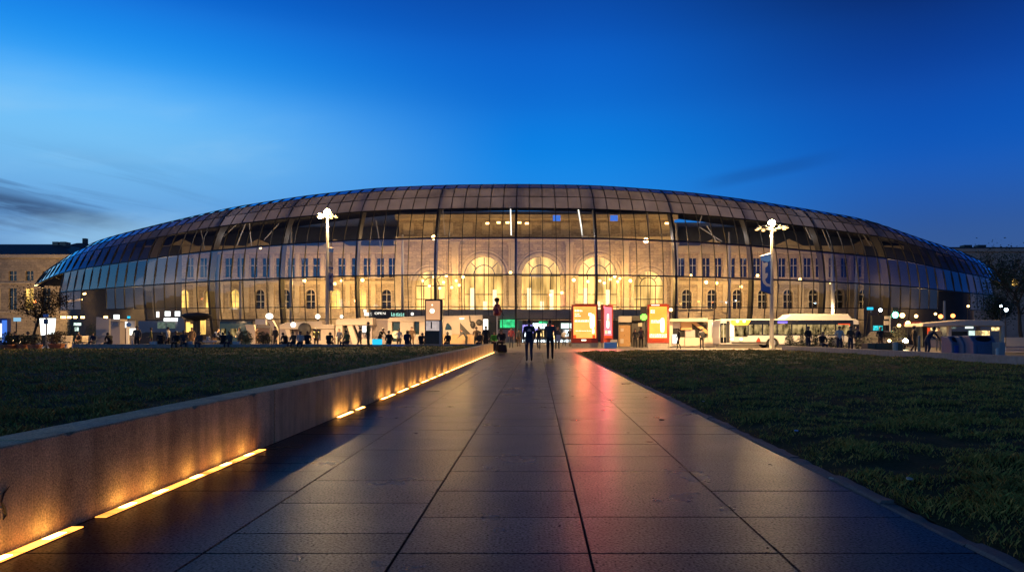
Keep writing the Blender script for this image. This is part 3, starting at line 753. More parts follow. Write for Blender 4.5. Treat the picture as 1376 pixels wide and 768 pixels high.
def wing(p0, p1, nb, lit):
    X0, X1 = fx(p0), fx(p1); bw = (X1 - X0) / nb
    for k in range(nb):
        a = X0 + k * bw; c = a + bw; xc = (a + c) / 2
        arch_bay(a, c, ZG, 10.0, xc, .82, 8.05, sill=5.6)
        pane = M['e_win'] if k in lit else M['windark']
        arch_window(xc, .82, 8.05, 5.6, pane, M['winframe'])
        arch_ring(xc, .82, 8.05, 5.6, .22, proud=.09)
        # upper storey: two windows a bay
        z0, z1 = 11.0, 14.3; hw = .62
        xa, xb = xc - bw * .235, xc + bw * .235
        w.bx(a, c, YF, YF + .9, 10.0, z0); w.bx(a, c, YF, YF + .9, z1, ZC)
        w.bx(a, xa - hw, YF, YF + .9, z0, z1); w.bx(xa + hw, xb - hw, YF, YF + .9, z0, z1); w.bx(xb + hw, c, YF, YF + .9, z0, z1)
        for q in (xa, xb): rect_window(q - hw, q + hw, z0, z1, M['winblue'] if k in (1, 2, 3, 5) and p0 < 400 else M['windark'], M['winframe'])
        trim.bx(a - .42, a + .42, YF - .34, YF - .003, ZG, 9.75)           # pilaster
        trim.bx(a - .3, a + .3, YF - .22, YF - .003, 10.45, 15.0)
        if k % 3 == 1:     # a shallow pediment over this bay
            trim.prism([(a - .3, ZC + .38), (c + .3, ZC + .38), (xc, ZC + 1.55)], YF - .55, YF + .1)
    trim.bx(X0, X1, YF - .42, YF - .004, 9.75, 10.35)
    trim.bx(X0, X1, YF - .62, YF - .004, 15.1, ZC + .36)
    w.bx(X0, X1, YF, YF + .9, 0, ZG)
    rf.add([(X0, YF - .1, ZC + .37), (X1, YF - .1, ZC + .37), (X1, YF + 6, ZC + 4.6), (X0, YF + 6, ZC + 4.6)], [(0, 1, 2, 3)])
wing(196, 536, 10, (1, 2, 3, 7, 8)); wing(906, 1212, 9, ())
# central pavilion, five tall arches
XL, XR = fx(536), fx(906)
arches = [(578, 2.55, False), (650, 3.35, True), (727, 3.35, True), (803, 3.35, True), (872, 2.55, False)]
edges = [536, 612, 688.5, 765, 840, 906]
for k, (p, hw, lit) in enumerate(arches):
    xc = fx(p); zs = 11.3 if lit else 9.6
    arch_bay(fx(edges[k]), fx(edges[k + 1]), ZG, 17.2, xc, hw, zs, n=20, depth=1.4)
    arch_window(xc, hw, zs, ZG, M['e_arch'], M['bronze'] if 'bronze' in M else M['steel'], yrec=1.1, fan=True)
    arch_ring(xc, hw, zs, ZG, .55); arch_ring(xc, hw + .8, zs, zs, .25, proud=.1)
    if lit:
        for q, hh in ((-.62, 4.3), (.05, 2.0), (.55, 4.0)):
            d = MB(); d.bx(xc + hw * q - .34, xc + hw * q + .34, YF + .86, YF + .92, ZG + .1, ZG + hh); d.build('lit_door', M['e_archbright'], old)
for p in edges:
    trim.bx(fx(p) - .62, fx(p) + .62, YF - .5, YF - .003, ZG, 16.6); trim.bx(fx(p) - .8, fx(p) + .8, YF - .62, YF - .004, 16.62, 17.15)
w.bx(XL, XR, YF, YF + 1.4, 17.2, 21.6); w.bx(XL, XR, YF, YF + 1.4, 0, ZG)
trim.bx(XL - .5, XR + .5, YF - .8, YF - .004, 17.2, 17.9); trim.bx(XL - .5, XR + .5, YF - .9, YF - .004, 20.9, 21.7)
for k in range(14):
    x = XL + (XR - XL) * (k + .5) / 14; trim.bx(x - .9, x + .9, YF - .16, YF - .003, 18.4, 20.4)
rf.bx(XL, XR, YF, YF + 6, 21.72, 22.1)
w.build('wall', M['sandstone'], old); trim.build('stone_trim', M['sandstone_trim'], old, bevel=.03); rf.build('roof', M['lightened_slate'], old)
# ground-floor fascia inside the glass, dark shop fronts below
fas = T('shop', 'dark ground floor shop front with lit shelves behind the glass entrance', 'shop front', (0, 107, 0))
YS = 107.0
b = MB(); b.bx(wx(540, YS), wx(905, YS), YS - .3, YS, 3.35, 4.75); b.build('fascia', M['concrete'], fas)
b = MB(); b.bx(wx(500, YS), wx(690, YS), YS + 1.2, YS + 1.5, 0, 3.34); b.bx(wx(690, YS), wx(960, YS), YS + 2.0, YS + 2.3, 0, 3.34)
b.build('back_wall', M['dark'], fas)
b = MB(); b.bx(wx(500, YS), wx(960, YS), YS - .35, YS + 2.3, 4.76, 4.9); b.build('ledge', M['concrete'], fas)
for (a, c, q0, q1, m) in ((702, 724, 436, 447, 'e_shelf_d'), (703, 712, 441, 452, 'e_shelf_a'), (716, 735, 434, 441, 'e_shelf_a'), (736, 744, 437, 446, 'e_shelf_b'), (718, 732, 444, 452, 'e_shelf_c'), (754, 768, 434, 441, 'e_cool'), (757, 767, 443, 452, 'e_shelf_a'), (700, 768, 456, 461, 'e_shelf_a'), (742, 752, 446, 456, 'e_shelf_c'), (684, 694, 442, 452, 'e_shelf_a')):
    b = MB(); b.pbox(a, q0, c, q1, YS + 1.7, .25); b.build('lit_shelf', M[m], fas)
b = MB(); b.pbox(724, 431.5, 736, 434.5, YS + .6, .15); b.build('exit_light', M['e_green'], fas)
b = MB(); b.pbox(672, 429, 694, 440, YS - .6, .2); b.build('green_screen', M['e_green'], fas)
b = MB(); b.pbox(668, 442, 692, 462, YS - .8, .3); b.build('counter_panel', M['greyp'], fas)
b = MB(); b.pbox(694, 430, 702, 462, YS - .1, .5); b.build('pier', M['concrete'], fas)
for p in (715, 735, 752, 790, 820):
    b = MB(); b.bx(wx(p, 103) - .06, wx(p, 103) + .06, 103, 103.12, 0, 3.3); b.build('door_post', M['steel'], fas)
# shop signs on the dark fascia to the left of the entrance
YK = 100.5
sg = T('shop_sign', 'dark sign board with white OPEN lettering and teal lettering above the pale stalls', 'sign', (wx(505, YK), YK, wz(428, YK)))
b = MB(); b.pbox(497, 415.5, 546, 429, YK, .25); b.build('board', M['dark'], sg)
def text(s, px0, px1, pyb, Y, hpx, m, parent, name='lettering'):
    cu = bpy.data.curves.new(name, 'FONT'); cu.body = s; cu.size = hpx * Y / F * 1.35; cu.extrude = .02
    o = bpy.data.objects.new(name, cu); C.objects.link(o); dg = bpy.context.evaluated_depsgraph_get()
    me = bpy.data.meshes.new_from_object(o.evaluated_get(dg)); bpy.data.objects.remove(o); bpy.data.curves.remove(cu)
    xs_ = [v.co.x for v in me.vertices]; wd = max(xs_) - min(xs_); k = (px1 - px0) * Y / F / wd
    for v in me.vertices: v.co.x = (v.co.x - min(xs_)) * k
    me.materials.clear(); me.materials.append(m)
    q = bpy.data.objects.new(name, me); C.objects.link(q); q.rotation_euler = (R(90), 0, 0)
    wl = Vector((wx(px0, Y), Y - .03, wz(pyb, Y)))
    if parent: q.parent = parent; q.location = wl - parent_world(parent)
    else: q.location = wl
    return q
text('OPEN', 503.5, 518, 422.2, YK, 3.2, M['e_letters'], sg)
b = MB()
for k, (a, hh) in enumerate(zip([525.8, 528.2, 530.2, 532.4, 534.4, 536.4, 538.8, 541.4], [4.9, 3.6, 3.6, 3.6, 4.6, 3.2, 4.4, 3.6])):     # illegible teal letters
    y1_ = 424.3; b.pbox(a, y1_ - hh, a + .55, y1_, YK - .06, .05); b.pbox(a + .62, y1_ - 1.0, a + 1.7, y1_ - .1, YK - .06, .05)
    if k % 2: b.pbox(a + .62, y1_ - hh, a + 1.6, y1_ - hh + .9, YK - .06, .05)
b.build('lettering', M['e_teal'], sg)
b = MB(); b.ball(at(554, 421.5, YK), .22); b.build('lamp', M['e_letters'], sg)
ws = T('shop_sign', 'small white lit sign standing left of the OPEN sign board', 'sign', (wx(489, YK), YK, 0))
b = MB(); b.pbox(488.5, 415.5, 492, 419, YK, .2); b.pbox(489.5, 419.5, 500, 424, YK, .2); b.build('lit_panel', M['e_letters'], ws)
b = MB(); b.bx(wx(491, YK) - .05, wx(491, YK) + .05, YK + .05, YK + .15, 0, wz(419, YK)); b.build('post', M['steel'], ws)
# ------------------------------------------------------------------ hall interior: back wall, end cores, lamps, white columns
b = MB()
b.bx(fx(330), fx(500), 130.0, 130.4, 0, 22.9); b.bx(fx(500) + .01, fx(900), 130.0, 130.4, 0, 23.8); b.bx(fx(900) + .01, fx(1060), 130.0, 130.4, 0, 21.7); b.bx(fx(190), fx(330) - .01, 130.0, 130.4, 0, 17); b.bx(fx(1060) + .01, fx(1210), 130.0, 130.4, 0, 17)
b.build('rear_wall', M['concrete'], hall)
def light(name, typ, loc, energy, color=WARM, size=.3, rot=None, **kw):
    l = bpy.data.lights.new(name, typ); l.energy = energy; l.color = color
    if typ in ('POINT', 'SPOT'): l.shadow_soft_size = size
    for k, v in kw.items(): setattr(l, k, v)
    o = bpy.data.objects.new(name, l); C.objects.link(o); o.location = loc
    if rot: o.rotation_euler = rot
    return o
def core(i0, i1, inset, ztop, name='end_core'):
    b = MB(); pts = []
    for i in range(i0, i1 + 1):
        p, n = base_pt(phs[i]); pts.append(p - n * inset)
    for k in range(len(pts) - 1):
        a, c = pts[k], pts[k + 1]; za, zc = min(ztop, Hs[i0 + k] * .8), min(ztop, Hs[i0 + k + 1] * .8)
        b.add([(a.x, a.y, 0), (c.x, c.y, 0), (c.x, c.y, zc), (a.x, a.y, za)], [(0, 1, 2, 3)])
    b.build(name, M['darkconcrete'], hall)
    for i in range(i0 + 5 if i0 == 0 else i0 + 2, (i1 if i0 == 0 else i1 - 5), 3):
        p, n = base_pt(phs[i]); q = p - n * 3.2
        if not 150 < colpx[i] < 1262: continue
        light('end_hall_fill', 'POINT', (q.x, q.y, 5.5 if i % 2 else 8.5), 380 if i0 == 0 else 260, WARM, .25)  # added warm lights between glass and core, no fixture there
nl = max(i for i in range(NCOL + 1) if colpx[i] < 215); nr_ = min(i for i in range(NCOL + 1) if colpx[i] > 1190)
core(0, nl, 5.5, 15.0); core(nr_, NCOL, 5.5, 15.0)
# canopy lamps under the left tip and added lights inside the frosted ends
for px_ in (85, 93, 101, 111, 143):
    b = MB(); p = at(px_, 426, 116); b.box(p, (.7 if px_ in (85, 143) else .45, .3, .35)); b.build('canopy_lamp', M['e_lamp_small'], hall)
# added spots without fixtures, washing the stone from below
for k in range(13):
    px_ = 215 + k * 80; X = fx(px_)
    dirv = Vector((0, 1.0, .5)); q = dirv.to_track_quat('-Z', 'Y').to_euler()
    light('facade_fill', 'SPOT', (X, 115.5, 4.6), 2700 if 520 < px_ < 920 else 2100, (1, .66, .34), .25, q, spot_size=R(120), spot_blend=.8)
for px_ in (88, 100): light('end_fill', 'POINT', tuple(at(px_, 400, 127)), 260, WARM, .3)  # added lights behind the frosted end panes, warming them from inside
for px_ in (1312, 1326): light('end_fill', 'POINT', tuple(at(px_, 400, 127)), 200, WARM, .3)
for px_ in (165,): light('end_fill', 'POINT', tuple(at(px_, 424, 112)), 120, WARM, .3)

for px_ in (330, 450, 560, 650, 760, 860, 960, 1070): light('roof_fill', 'POINT', tuple(at(px_, 318, 109)), 300, (1, .88, .84), .3)  # added lights under the roof, brightening the filmed glass from below
# globe lamps hanging in the hall
def hall_lamp(px, py, Y, r, big, label, top=4.0):
    p = at(px, py, Y)
    t = T('hall_lamp', label, 'lamp', tuple(p), 'globe lamps hanging in the hall')
    if big or random.random() < .3: light('globe_light', 'POINT', (p.x, p.y - .1, p.z - r - .25), 1400 if big else 700, (1, .55, .15), .12)
    b = MB(); b.ball(p, r, 10, 6); b.build('globe', M['e_lamp'] if big else M['e_lamp_small'], t, smooth=True)
    b = MB(); b.tube([p + Vector((0, 0, r * .9)), p + Vector((0, 0, top))], .018, n=5); b.tube([p + Vector((0, 0, r * .8)), p + Vector((0, 0, r * .8 + .18))], [.11, .05], n=8); b.build('cord', M['steel'], t)
hall_lamp(583, 319, 112, .38, True, 'bright globe lamp hanging high between the left arches of the station')
hall_lamp(868, 323, 112, .42, True, 'brightest globe lamp hanging high right of the arches')
hall_lamp(350, 333, 115, .2, False, 'small lamp high before the left wing of the old station')
cl = [(600, 370), (613, 377), (622, 372), (568, 377), (591, 387), (577, 384), (607, 386), (596, 379), (583, 372), (617, 383)]
for q in cl: hall_lamp(q[0], q[1], 117, .24, q[0] in (600, 622), 'small warm globe lamp in the cluster left of the three tall arches')
for q in [(820, 375), (826, 371), (830, 378), (812, 380), (806, 377), (833, 374)]: hall_lamp(q[0], q[1], 117, .24, q[0] in (826,), 'small warm globe lamp in the cluster before the right tall arch')
for q, lab in (((771, 376), 'lone bright globe lamp between the middle and right tall arches'), ((790, 378), 'small globe lamp just left of the right tall arch'), ((847, 377), 'bright globe lamp just right of the right tall arch'),
               ((409, 377), 'globe lamp before the left wing beside the left street lamp pole'), ((450, 381), 'globe lamp just right of the left street lamp pole'), ((459, 377), 'globe lamp second to the right of the left street lamp pole'), ((487, 376), 'bright globe lamp at the right end of the left wing'),
               ((478, 404), 'low warm lamp at the right end of the left wing'), ((928, 370), 'small globe lamp at the left end of the right wing'), ((949, 379), 'bright globe lamp before the right wing above its second arched window'), ((963, 380), 'small globe lamp above the third arched window of the right wing'),
               ((1117, 380), 'globe lamp far along the right wing beside a heavy rib'), ((1018, 370), 'small globe lamp just left of the blue banner'), ((1075, 375), 'small globe lamp right of the blue banner'), ((996, 385), 'small lamp above the fourth arched window of the right wing'), ((755, 393), 'pale globe lamp low beside the middle arch'), ((686, 366), 'dim globe lamp between the left and middle arches'), ((740, 396), 'low lamp inside the middle arch')):
    hall_lamp(q[0], q[1], 117, .26, q[0] in (771, 847, 487, 949, 409), lab)
for px_, lab in ((427, 'white double globe lamp above the pale stall left of the lamp pole'), (459, 'small white globe lamp above the pale stall right of the lamp pole')):
    p = at(px_, 425, 90); t = T('globe_lamp', lab, 'lamp', tuple(p))
    b = MB(); b.ball(p, .32 if px_ == 427 else .22, 12, 8); b.build('globe', M['e_letters'], t, smooth=True)
    b = MB(); b.tube([(p.x, p.y, 0), (p.x, p.y, p.z - .3)], .05, n=6); b.build('post', M['steel'], t)

# slanted white columns that carry the glass, and thin tie rods near the roof
def column(px0, py0, px1, py1, Y, r, label, m='white'):
    a = at(px0, py0, Y); c = at(px1, py1, Y + 1.5); a.z = max(a.z, 0)
    b = MB(); b.tube([a, a.lerp(c, .5), c], [r, r * 1.1, r * .7], n=10)
    o = b.build('hall_column', M[m], loc=a, smooth=True); tag(o, label, 'column', 'white columns inside the glass hall')
for i, (a, lab) in enumerate((((290, 464, 294, 342), 'thick white column at the left inside the glass, left of the heavy rib'), ((324, 464, 323, 341), 'slim white column right of the heavy left rib'), ((391, 464, 391, 302), 'tall slim white column between two heavy ribs, left of the lamp pole'), ((187, 450, 187, 362), 'white column under the left end of the glass hall'), ((208, 460, 209, 345), 'white column near the left end behind bulging glass'),
              ((541, 440, 541, 315), 'slim column left of the central pavilion'), ((909, 440, 909, 300), 'tall slim white column right of the pavilion'), ((980, 440, 980, 312), 'tall slim white column left of the blue banner'), ((1120, 440, 1118, 330), 'white column right of the blue banner'), ((1150, 440, 1152, 340), 'white column behind the bus roof'), ((1190, 440, 1194, 350), 'white column near the right end of the hall'))):
    column(*a, 113 if 380 < a[0] < 1000 else 116, .42 if i == 0 else .30 if i in (3, 4, 8, 9, 10) else .22, lab)
b = MB()
for (x0, y0, x1, y1) in ((268, 300, 275, 335), (300, 318, 330, 290), (335, 300, 338, 330), (355, 322, 375, 300), (330, 300, 318, 330), (505, 296, 512, 335), (595, 280, 598, 316), (686, 277, 686, 316), (776, 280, 782, 317), (783, 317, 790, 318), (870, 285, 872, 318), (940, 305, 970, 324), (950, 303, 966, 330), (943, 290, 940, 300), (1105, 308, 1116, 335), (1090, 322, 1080, 300), (1178, 325, 1166, 340), (1160, 315, 1180, 345)):
    Y = 108 if 500 < x0 < 900 else 113
    b.tube([at(x0, y0, Y), at(x1, y1, Y)], .075, n=6)
b.build('tie_rods', M['white'], hall)
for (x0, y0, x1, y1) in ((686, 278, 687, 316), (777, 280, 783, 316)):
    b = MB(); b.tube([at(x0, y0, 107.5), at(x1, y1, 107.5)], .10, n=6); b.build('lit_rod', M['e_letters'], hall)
# offices glimpsed high in the centre
for k, (px_, py_) in enumerate(((670, 299), (682, 299), (698, 299), (708, 300), (896, 300), (655, 300))):
    b = MB(); b.box(at(px_, py_, 119), (.6, .2, .3)); b.build('ceiling_light', M['e_lamp_small'], old)
for px_ in (748, 825):
    b = MB(); b.box(at(px_, 293, 112), (1.2, .2, .9)); b.build('blue_display', M['e_blue'], hall)
# long lamps under the left end of the glass
b = MB()
for (x0, y0, x1, y1) in ((158, 407, 167, 405), (171, 402, 178, 401), (183, 408, 200, 406), (112, 395, 115, 394), (90, 405, 110, 402)):
    b = MB(); b.tube([at(x0, y0, 117), at(x1, y1, 117)], .16, n=6); b.build('tube_light', M['e_lamp_small'], hall)

# ------------------------------------------------------------------ neighbouring buildings
def facade_block(name, label, p0, p1, ptop, Y, depth, wallm, roofm, rows, cols, lit=(), pane='windark', arched=(), roof_h=4.0, hip=True):
    X0, X1, Z = wx(p0, Y), wx(p1, Y), wz(ptop, Y)
    t = T(name, label, 'building', ((X0 + X1) / 2, Y, 0)); b = MB(); cw = (X1 - X0) / cols
    prev = 0
    zs = []
    for (ya, yb) in rows: zs.append((wz(yb, Y), wz(ya, Y)))
    zs.sort()
    for (z0, z1) in zs:
        b.bx(X0, X1, Y, Y + .6, prev, z0); prev = z1
        hw = cw * .24
        for k in range(cols):
            xc = X0 + (k + .5) * cw
            if k == 0: b.bx(X0, xc - hw, Y, Y + .6, z0, z1)
            b.bx(xc + hw, X1 if k == cols - 1 else xc + cw - hw, Y, Y + .6, z0, z1)
    b.bx(X0, X1, Y, Y + .6, prev, Z); b.bx(X0, X1, Y + .6, Y + depth, 0, Z - .02)
    b.build('wall', wallm, t)
    tr = MB()
    for (z0, z1) in zs: tr.bx(X0 - .2, X1 + .2, Y - .3, Y - .003, z0 - .75, z0 - .35)
    tr.bx(X0 - .3, X1 + .3, Y - .6, Y - .003, Z - .8, Z - .01)
    tr.build('cornice', M['sandstone_trim'] if 'old' in name or 'corner' in name else wallm, t)
    for j, (z0, z1) in enumerate(zs):
        for k in range(cols):
            xc = X0 + (k + .5) * cw; hw = cw * .24
            d = MB(); d.bx(xc - hw, xc + hw, Y + .35, Y + .42, z0, z1); o = d.build('window', M['e_win'] if (j, k) in lit else M[pane], t)
            d = MB(); d.bx(xc - .06, xc + .06, Y + .27, Y + .345, z0, z1); zz = z0 + (z1 - z0) * .6; d.bx(xc - hw, xc - .063, Y + .27, Y + .345, zz - .05, zz + .05); d.bx(xc + .063, xc + hw, Y + .27, Y + .345, zz - .05, zz + .05)
            d.build('window_frame', M['winframe'], o)
    r = MB(); e = .7; o_ = depth * .35 if hip else .01
    r.add([(X0 - e, Y - e, Z), (X1 + e, Y - e, Z), (X1 + e, Y + depth + e, Z), (X0 - e, Y + depth + e, Z), (X0 + o_, Y + o_, Z + roof_h), (X1 - o_, Y + o_, Z + roof_h), (X1 - o_, Y + depth - o_, Z + roof_h), (X0 + o_, Y + depth - o_, Z + roof_h)],
          [(0, 1, 5, 4), (1, 2, 6, 5), (2, 3, 7, 6), (3, 0, 4, 7), (4, 5, 6, 7)])
    rr = r.build('roof', roofm, t)
    return t, rr
t, rr = facade_block('corner_building', 'old sandstone building with a dark hipped roof behind the left end of the hall', -220, 96, 342, 165, 22, M['sandstone'], M['slate'], [(364, 377), (387, 416)], 14, lit=((0, 9), (0, 11), (0, 3)), roof_h=3.4)
for px_ in (74, 84):
    b = MB(); p = at(px_, 329, 172); b.bx(p.x - .7, p.x + .7, 172, 174, p.z - 3, p.z + .8); b.build('chimney', M['sandstone'], rr)
t, rr = facade_block('rear_building', 'dark roofed building peeping over the left tip of the hall', 60, 122, 338, 190, 15, M['darkconcrete'], M['slate'], [(375, 390)], 4, roof_h=3.0)
for px_ in (113,):
    b = MB(); p = at(px_, 322, 196); b.bx(p.x - .5, p.x + .5, 196, 197, p.z - 3, p.z + .4); b.build('chimney', M['dark'], rr)
t, rr = facade_block('office_block', 'plain grey flat roofed block behind the right end of the hall', 1262, 1560, 334, 175, 25, M['concrete'], M['slate'], [(350, 358), (375, 384), (400, 410)], 16, lit=((1, 5),), roof_h=.4, hip=False)
for px_ in (1301, 1320):
    b = MB(); p = at(px_, 331, 180); b.bx(p.x - 1, p.x + 1, 180, 182, p.z - 2, p.z + .4); b.build('chimney', M['dark'], rr)
light('building_fill', 'POINT', tuple(at(30, 425, 148)), 12000, WARM, .4); light('building_fill', 'POINT', tuple(at(80, 425, 150)), 1500, WARM, .4)  # added point lights without fixtures, warming the neighbouring buildings
light('building_fill', 'POINT', tuple(at(1366, 436, 150)), 1500, WARM, .4)

# ------------------------------------------------------------------ trees, shrubs
def tree(name, label, base, h, crown_r, leafm, nleaf, trunk_r, spread=1.0, leaf=.16, seed=1, low=.3):
    rnd = random.Random(seed); t = T(name, label, 'tree', base); base = Vector(base)
    wood = MB(); tips = []
    def limb(p, d, L_, r, lev):
        pts = [p]; rads = [r]; n = 4
        for k in range(n):
            d = (d + Vector((rnd.gauss(0, .16), rnd.gauss(0, .16), rnd.gauss(.03, .08)))).normalized(); p = p + d * L_ / n; pts.append(p); rads.append(r * (1 - .5 * (k + 1) / n))
            if lev < 3 and k >= 1:
                for _ in range(2 if lev else 3):
                    a = rnd.uniform(0, 6.283); s = Vector((math.cos(a), math.sin(a), rnd.uniform(.1, .8))).normalized()
                    limb(p, (d * .45 + s * .8 * spread).normalized(), L_ * rnd.uniform(.42, .62), r * .45, lev + 1)
        wood.tube(pts, rads, n=7 if lev == 0 else 5 if lev < 2 else 4)
        if lev >= 2: tips.append((pts[-1], lev)); tips.append((pts[2], lev))
    limb(base, Vector((0, 0, 1)), h * .62, trunk_r, 0)
    wood.build('trunk', M['bark'], t)
    b = MB(); tones = []
    for _ in range(nleaf):
        p = rnd.choice(tips)[0]
        q = p + Vector((rnd.gauss(0, 1), rnd.gauss(0, 1), rnd.gauss(0, .8))) * crown_r * .16
        if q.z < base.z + h * low: continue
        a = Vector((rnd.gauss(0, 1), rnd.gauss(0, 1), rnd.gauss(0, 1))).normalized(); c = a.orthogonal().normalized(); s = leaf * rnd.uniform(.6, 1.3)
        b.add([q - a * s * .5, q + c * s * .3, q + a * s * .5, q - c * s * .3], [(0, 1, 2, 3)])
        k = rnd.uniform(.6, 1.4); tones.append((k, k, k * .9, 1))
    o = b.build('crown', M[leafm], t); set_tone(o.data, np.array(tones)); return t
tree('street_tree', 'small tree with thin brownish crown left of the white lit panel', tuple(at(43, 462, 82).xy) + (0,), 6.6, 3.2, 'leaf_brown', 2600, .16, leaf=.20, seed=3, low=.25)
tree('street_tree', 'tall dark sparse tree at the right edge before the grey block', tuple(at(1374, 462, 74).xy) + (0,), 10.5, 4.6, 'leaf_dark', 5200, .2, leaf=.24, seed=9, low=.22)
tree('street_tree', 'lower dark bushy tree beside the right tip of the hall', tuple(at(1342, 462, 92).xy) + (0,), 6.5, 4.6, 'leaf_dark', 3000, .15, leaf=.26, seed=14, low=.1)
def shrub(name, label, base, r, h, m, n, shape='ball', leaf=.09, pot=None, seed=1):
    rnd = random.Random(seed); base = Vector(base); t = T(name, label, 'shrub', tuple(base)); z0 = 0
    if pot:
        b = MB()
        if pot == 'terracotta': b.lathe(base, [(r * .62, 0), (r * .85, .42), (r * .9, .42), (r * .9, .5), (r * .78, .5), (r * .74, .40)], 14)
        else: b.box(base + Vector((0, 0, .25)), (r * 1.7, r * 1.7, .5))
        b.build('pot', M[pot], t); z0 = .42
    b = MB(); b.tube([base + Vector((0, 0, max(0, z0 - .1))), base + Vector((0, 0, z0 + h * .6))], [.05, .02], n=6); b.build('stem', M['bark'], t)
    b = MB(); tones = []
    for _ in range(n):
        u = rnd.random() ** .4
        while True:
            v = Vector((rnd.gauss(0, 1), rnd.gauss(0, 1), rnd.gauss(0, 1)))
            if v.length > .1: break
        v = v.normalized() * u
        if shape == 'ball': q = Vector((v.x * r, v.y * r, z0 + h * .5 + v.z * h * .5))
        else:
            zt = (v.z * .5 + .5) ** 1.3; rr = r * (1 - zt) ; q = Vector((v.x * rr * 1.15, v.y * rr * 1.15, z0 + zt * h))
        q += base; a = Vector((rnd.gauss(0, 1), rnd.gauss(0, 1), rnd.gauss(0, 1))).normalized(); c = a.orthogonal().normalized(); s = leaf * rnd.uniform(.6, 1.3)
        b.add([q - a * s * .5, q + c * s * .35, q + a * s * .5, q - c * s * .35], [(0, 1, 2, 3)]); k = rnd.uniform(.5, 1.5); tones.append((k, k, k, 1))
    o = b.build('foliage', M[m], t); set_tone(o.data, np.array(tones)); return t
def gp(px, Y): return (wx(px, Y), Y, -.012)
shrub('potted_shrub', 'dark shrub in an orange pot at the left edge, nearest the lawn', gp(10, 47), .55, .9, 'leaf_dark', 500, pot='terracotta', seed=1)
shrub('potted_shrub', 'dark shrub in an orange pot left of the white lit panel', gp(30, 47.5), .5, .8, 'leaf_dark', 500, pot='terracotta', seed=2)
shrub('potted_shrub', 'pale leafed shrub in an orange pot under the blue sign post', gp(47, 46.8), .5, .75, 'leaf_pale', 500, pot='terracotta', seed=3)
shrub('potted_shrub', 'brownish bush in an orange pot right of the white lit panel', gp(76, 50), .6, 1.0, 'leaf_brown', 600, pot='terracotta', seed=4)
shrub('topiary', 'tall dark clipped column shrub beside the small green sign', gp(96, 78), .55, 3.0, 'leaf_dark', 900, seed=5)
shrub('topiary', 'round dark clipped ball shrub left of the mauve panel', gp(123, 76), .62, 2.4, 'leaf_dark', 800, seed=6)
shrub('topiary', 'low wide dark hedge bush behind the left bench', gp(82, 80), 1.6, 1.6, 'leaf_dark', 1100, leaf=.13, seed=7)
shrub('potted_shrub', 'flowering pale bush on the plaza left of the brown screen', gp(330, 47.5), .52, 1.0, 'leaf_pale', 700, pot='planterbox', seed=8)
shrub('potted_shrub', 'flowering pale bush below the brown screen, right of its twin', gp(354, 47.5), .5, .95, 'leaf_pale', 700, pot='planterbox', seed=9)
shrub('conifer_shrub', 'pale conical shrub before the bus, just right of the banner pole', gp(1061, 47.8), .55, 1.75, 'leaf_pale', 900, 'cone', seed=10)
shrub('conifer_shrub', 'pale conical shrub before the bus, second from the banner pole', gp(1078, 47.5), .55, 1.75, 'leaf_pale', 900, 'cone', seed=11)
shrub('conifer_shrub', 'dark narrow conical shrub before the middle of the bus', gp(1096, 47), .5, 1.6, 'leaf_dark', 900, 'cone', seed=12)
shrub('round_shrub', 'round dark green shrub before the rear half of the bus', gp(1117, 46.5), .72, 1.6, 'leaf_dark', 900, seed=13)
shrub('round_shrub', 'low dark shrub before the rear wheel of the bus', gp(1131, 45), .7, .85, 'leaf_dark', 700, seed=14)
shrub('round_shrub', 'dark shrub at the rear end of the bus beside the brown planter', gp(1160, 44), .6, 1.25, 'leaf_dark', 800, seed=15)
shrub('round_shrub', 'green leafy shrub under the green traffic light', gp(1208, 52), .6, 1.9, 'leaf_pale', 700, seed=16)
shrub('round_shrub', 'low mixed shrub between the pale conical shrubs', gp(1070, 46.8), .6, .8, 'leaf_pale', 500, seed=17)
shrub('round_shrub', 'low mixed shrub left of the dark conical shrub', gp(1087, 46.6), .6, .8, 'leaf_dark', 500, seed=18)

# ------------------------------------------------------------------ street lamps
def street_lamp(px, Y, pyhead, label, heads, ring_r):
    X = wx(px, Y); H = wz(pyhead, Y)
    t = T('street_lamp', label, 'street lamp', (X, Y, -.012))
    b = MB(); b.lathe((X, Y, -.012), [(.34, 0), (.34, .03), (.2, .05), (.19, .6), (.165, .62), (.13, H * .6), (.10, H + .25)], 14); b.build('pole', M['pole'], t, smooth=True)
    b = MB(); n = 20
    pts = [(X + ring_r * math.cos(2 * math.pi * k / n), Y + ring_r * math.sin(2 * math.pi * k / n), H + .12) for k in range(n + 1)]; b.tube(pts, .035, n=6, cap=False)
    for k in range(4):
        a = math.pi / 4 + k * math.pi / 2; b.tube([(X, Y, H - .1), (X + ring_r * math.cos(a), Y + ring_r * math.sin(a), H + .12)], .03, n=6)
    b.build('head_ring', M['pole'], t)
    for k in range(heads):
        a = 2 * math.pi * (k + .35) / heads; p = Vector((X + ring_r * math.cos(a), Y + ring_r * math.sin(a), H))
        h = MB(); h.lathe((p.x, p.y, p.z), [(.17, -.02), (.18, .03), (.10, .13), (.04, .18)], 12); o = h.build('luminaire', M['pole'], t)
        h = MB(); h.lathe((p.x, p.y, p.z), [(.05, -.06), (.12, -.045), (.14, -.022)], 12); h.build('lens', M['e_lens'], o)
    b = MB(); b.ball((X, Y - .02, H + .42), .27, 14, 9); b.build('main_globe', M['e_street'], t, smooth=True)
    return t, X, H
lt, LX, LH = street_lamp(440, 62, 291, 'tall pale street lamp pole with a dazzling warm head, left of the path', 6, .75)
b = MB(); b.ball((LX - .62, 61.9, LH + .05), .22, 12, 8); b.build('main_globe', M['e_street'], lt, smooth=True)
rt, RX, RH = street_lamp(1037, 56, 307, 'tall pale street lamp pole carrying a wide blue banner, right of the path', 8, 1.15)
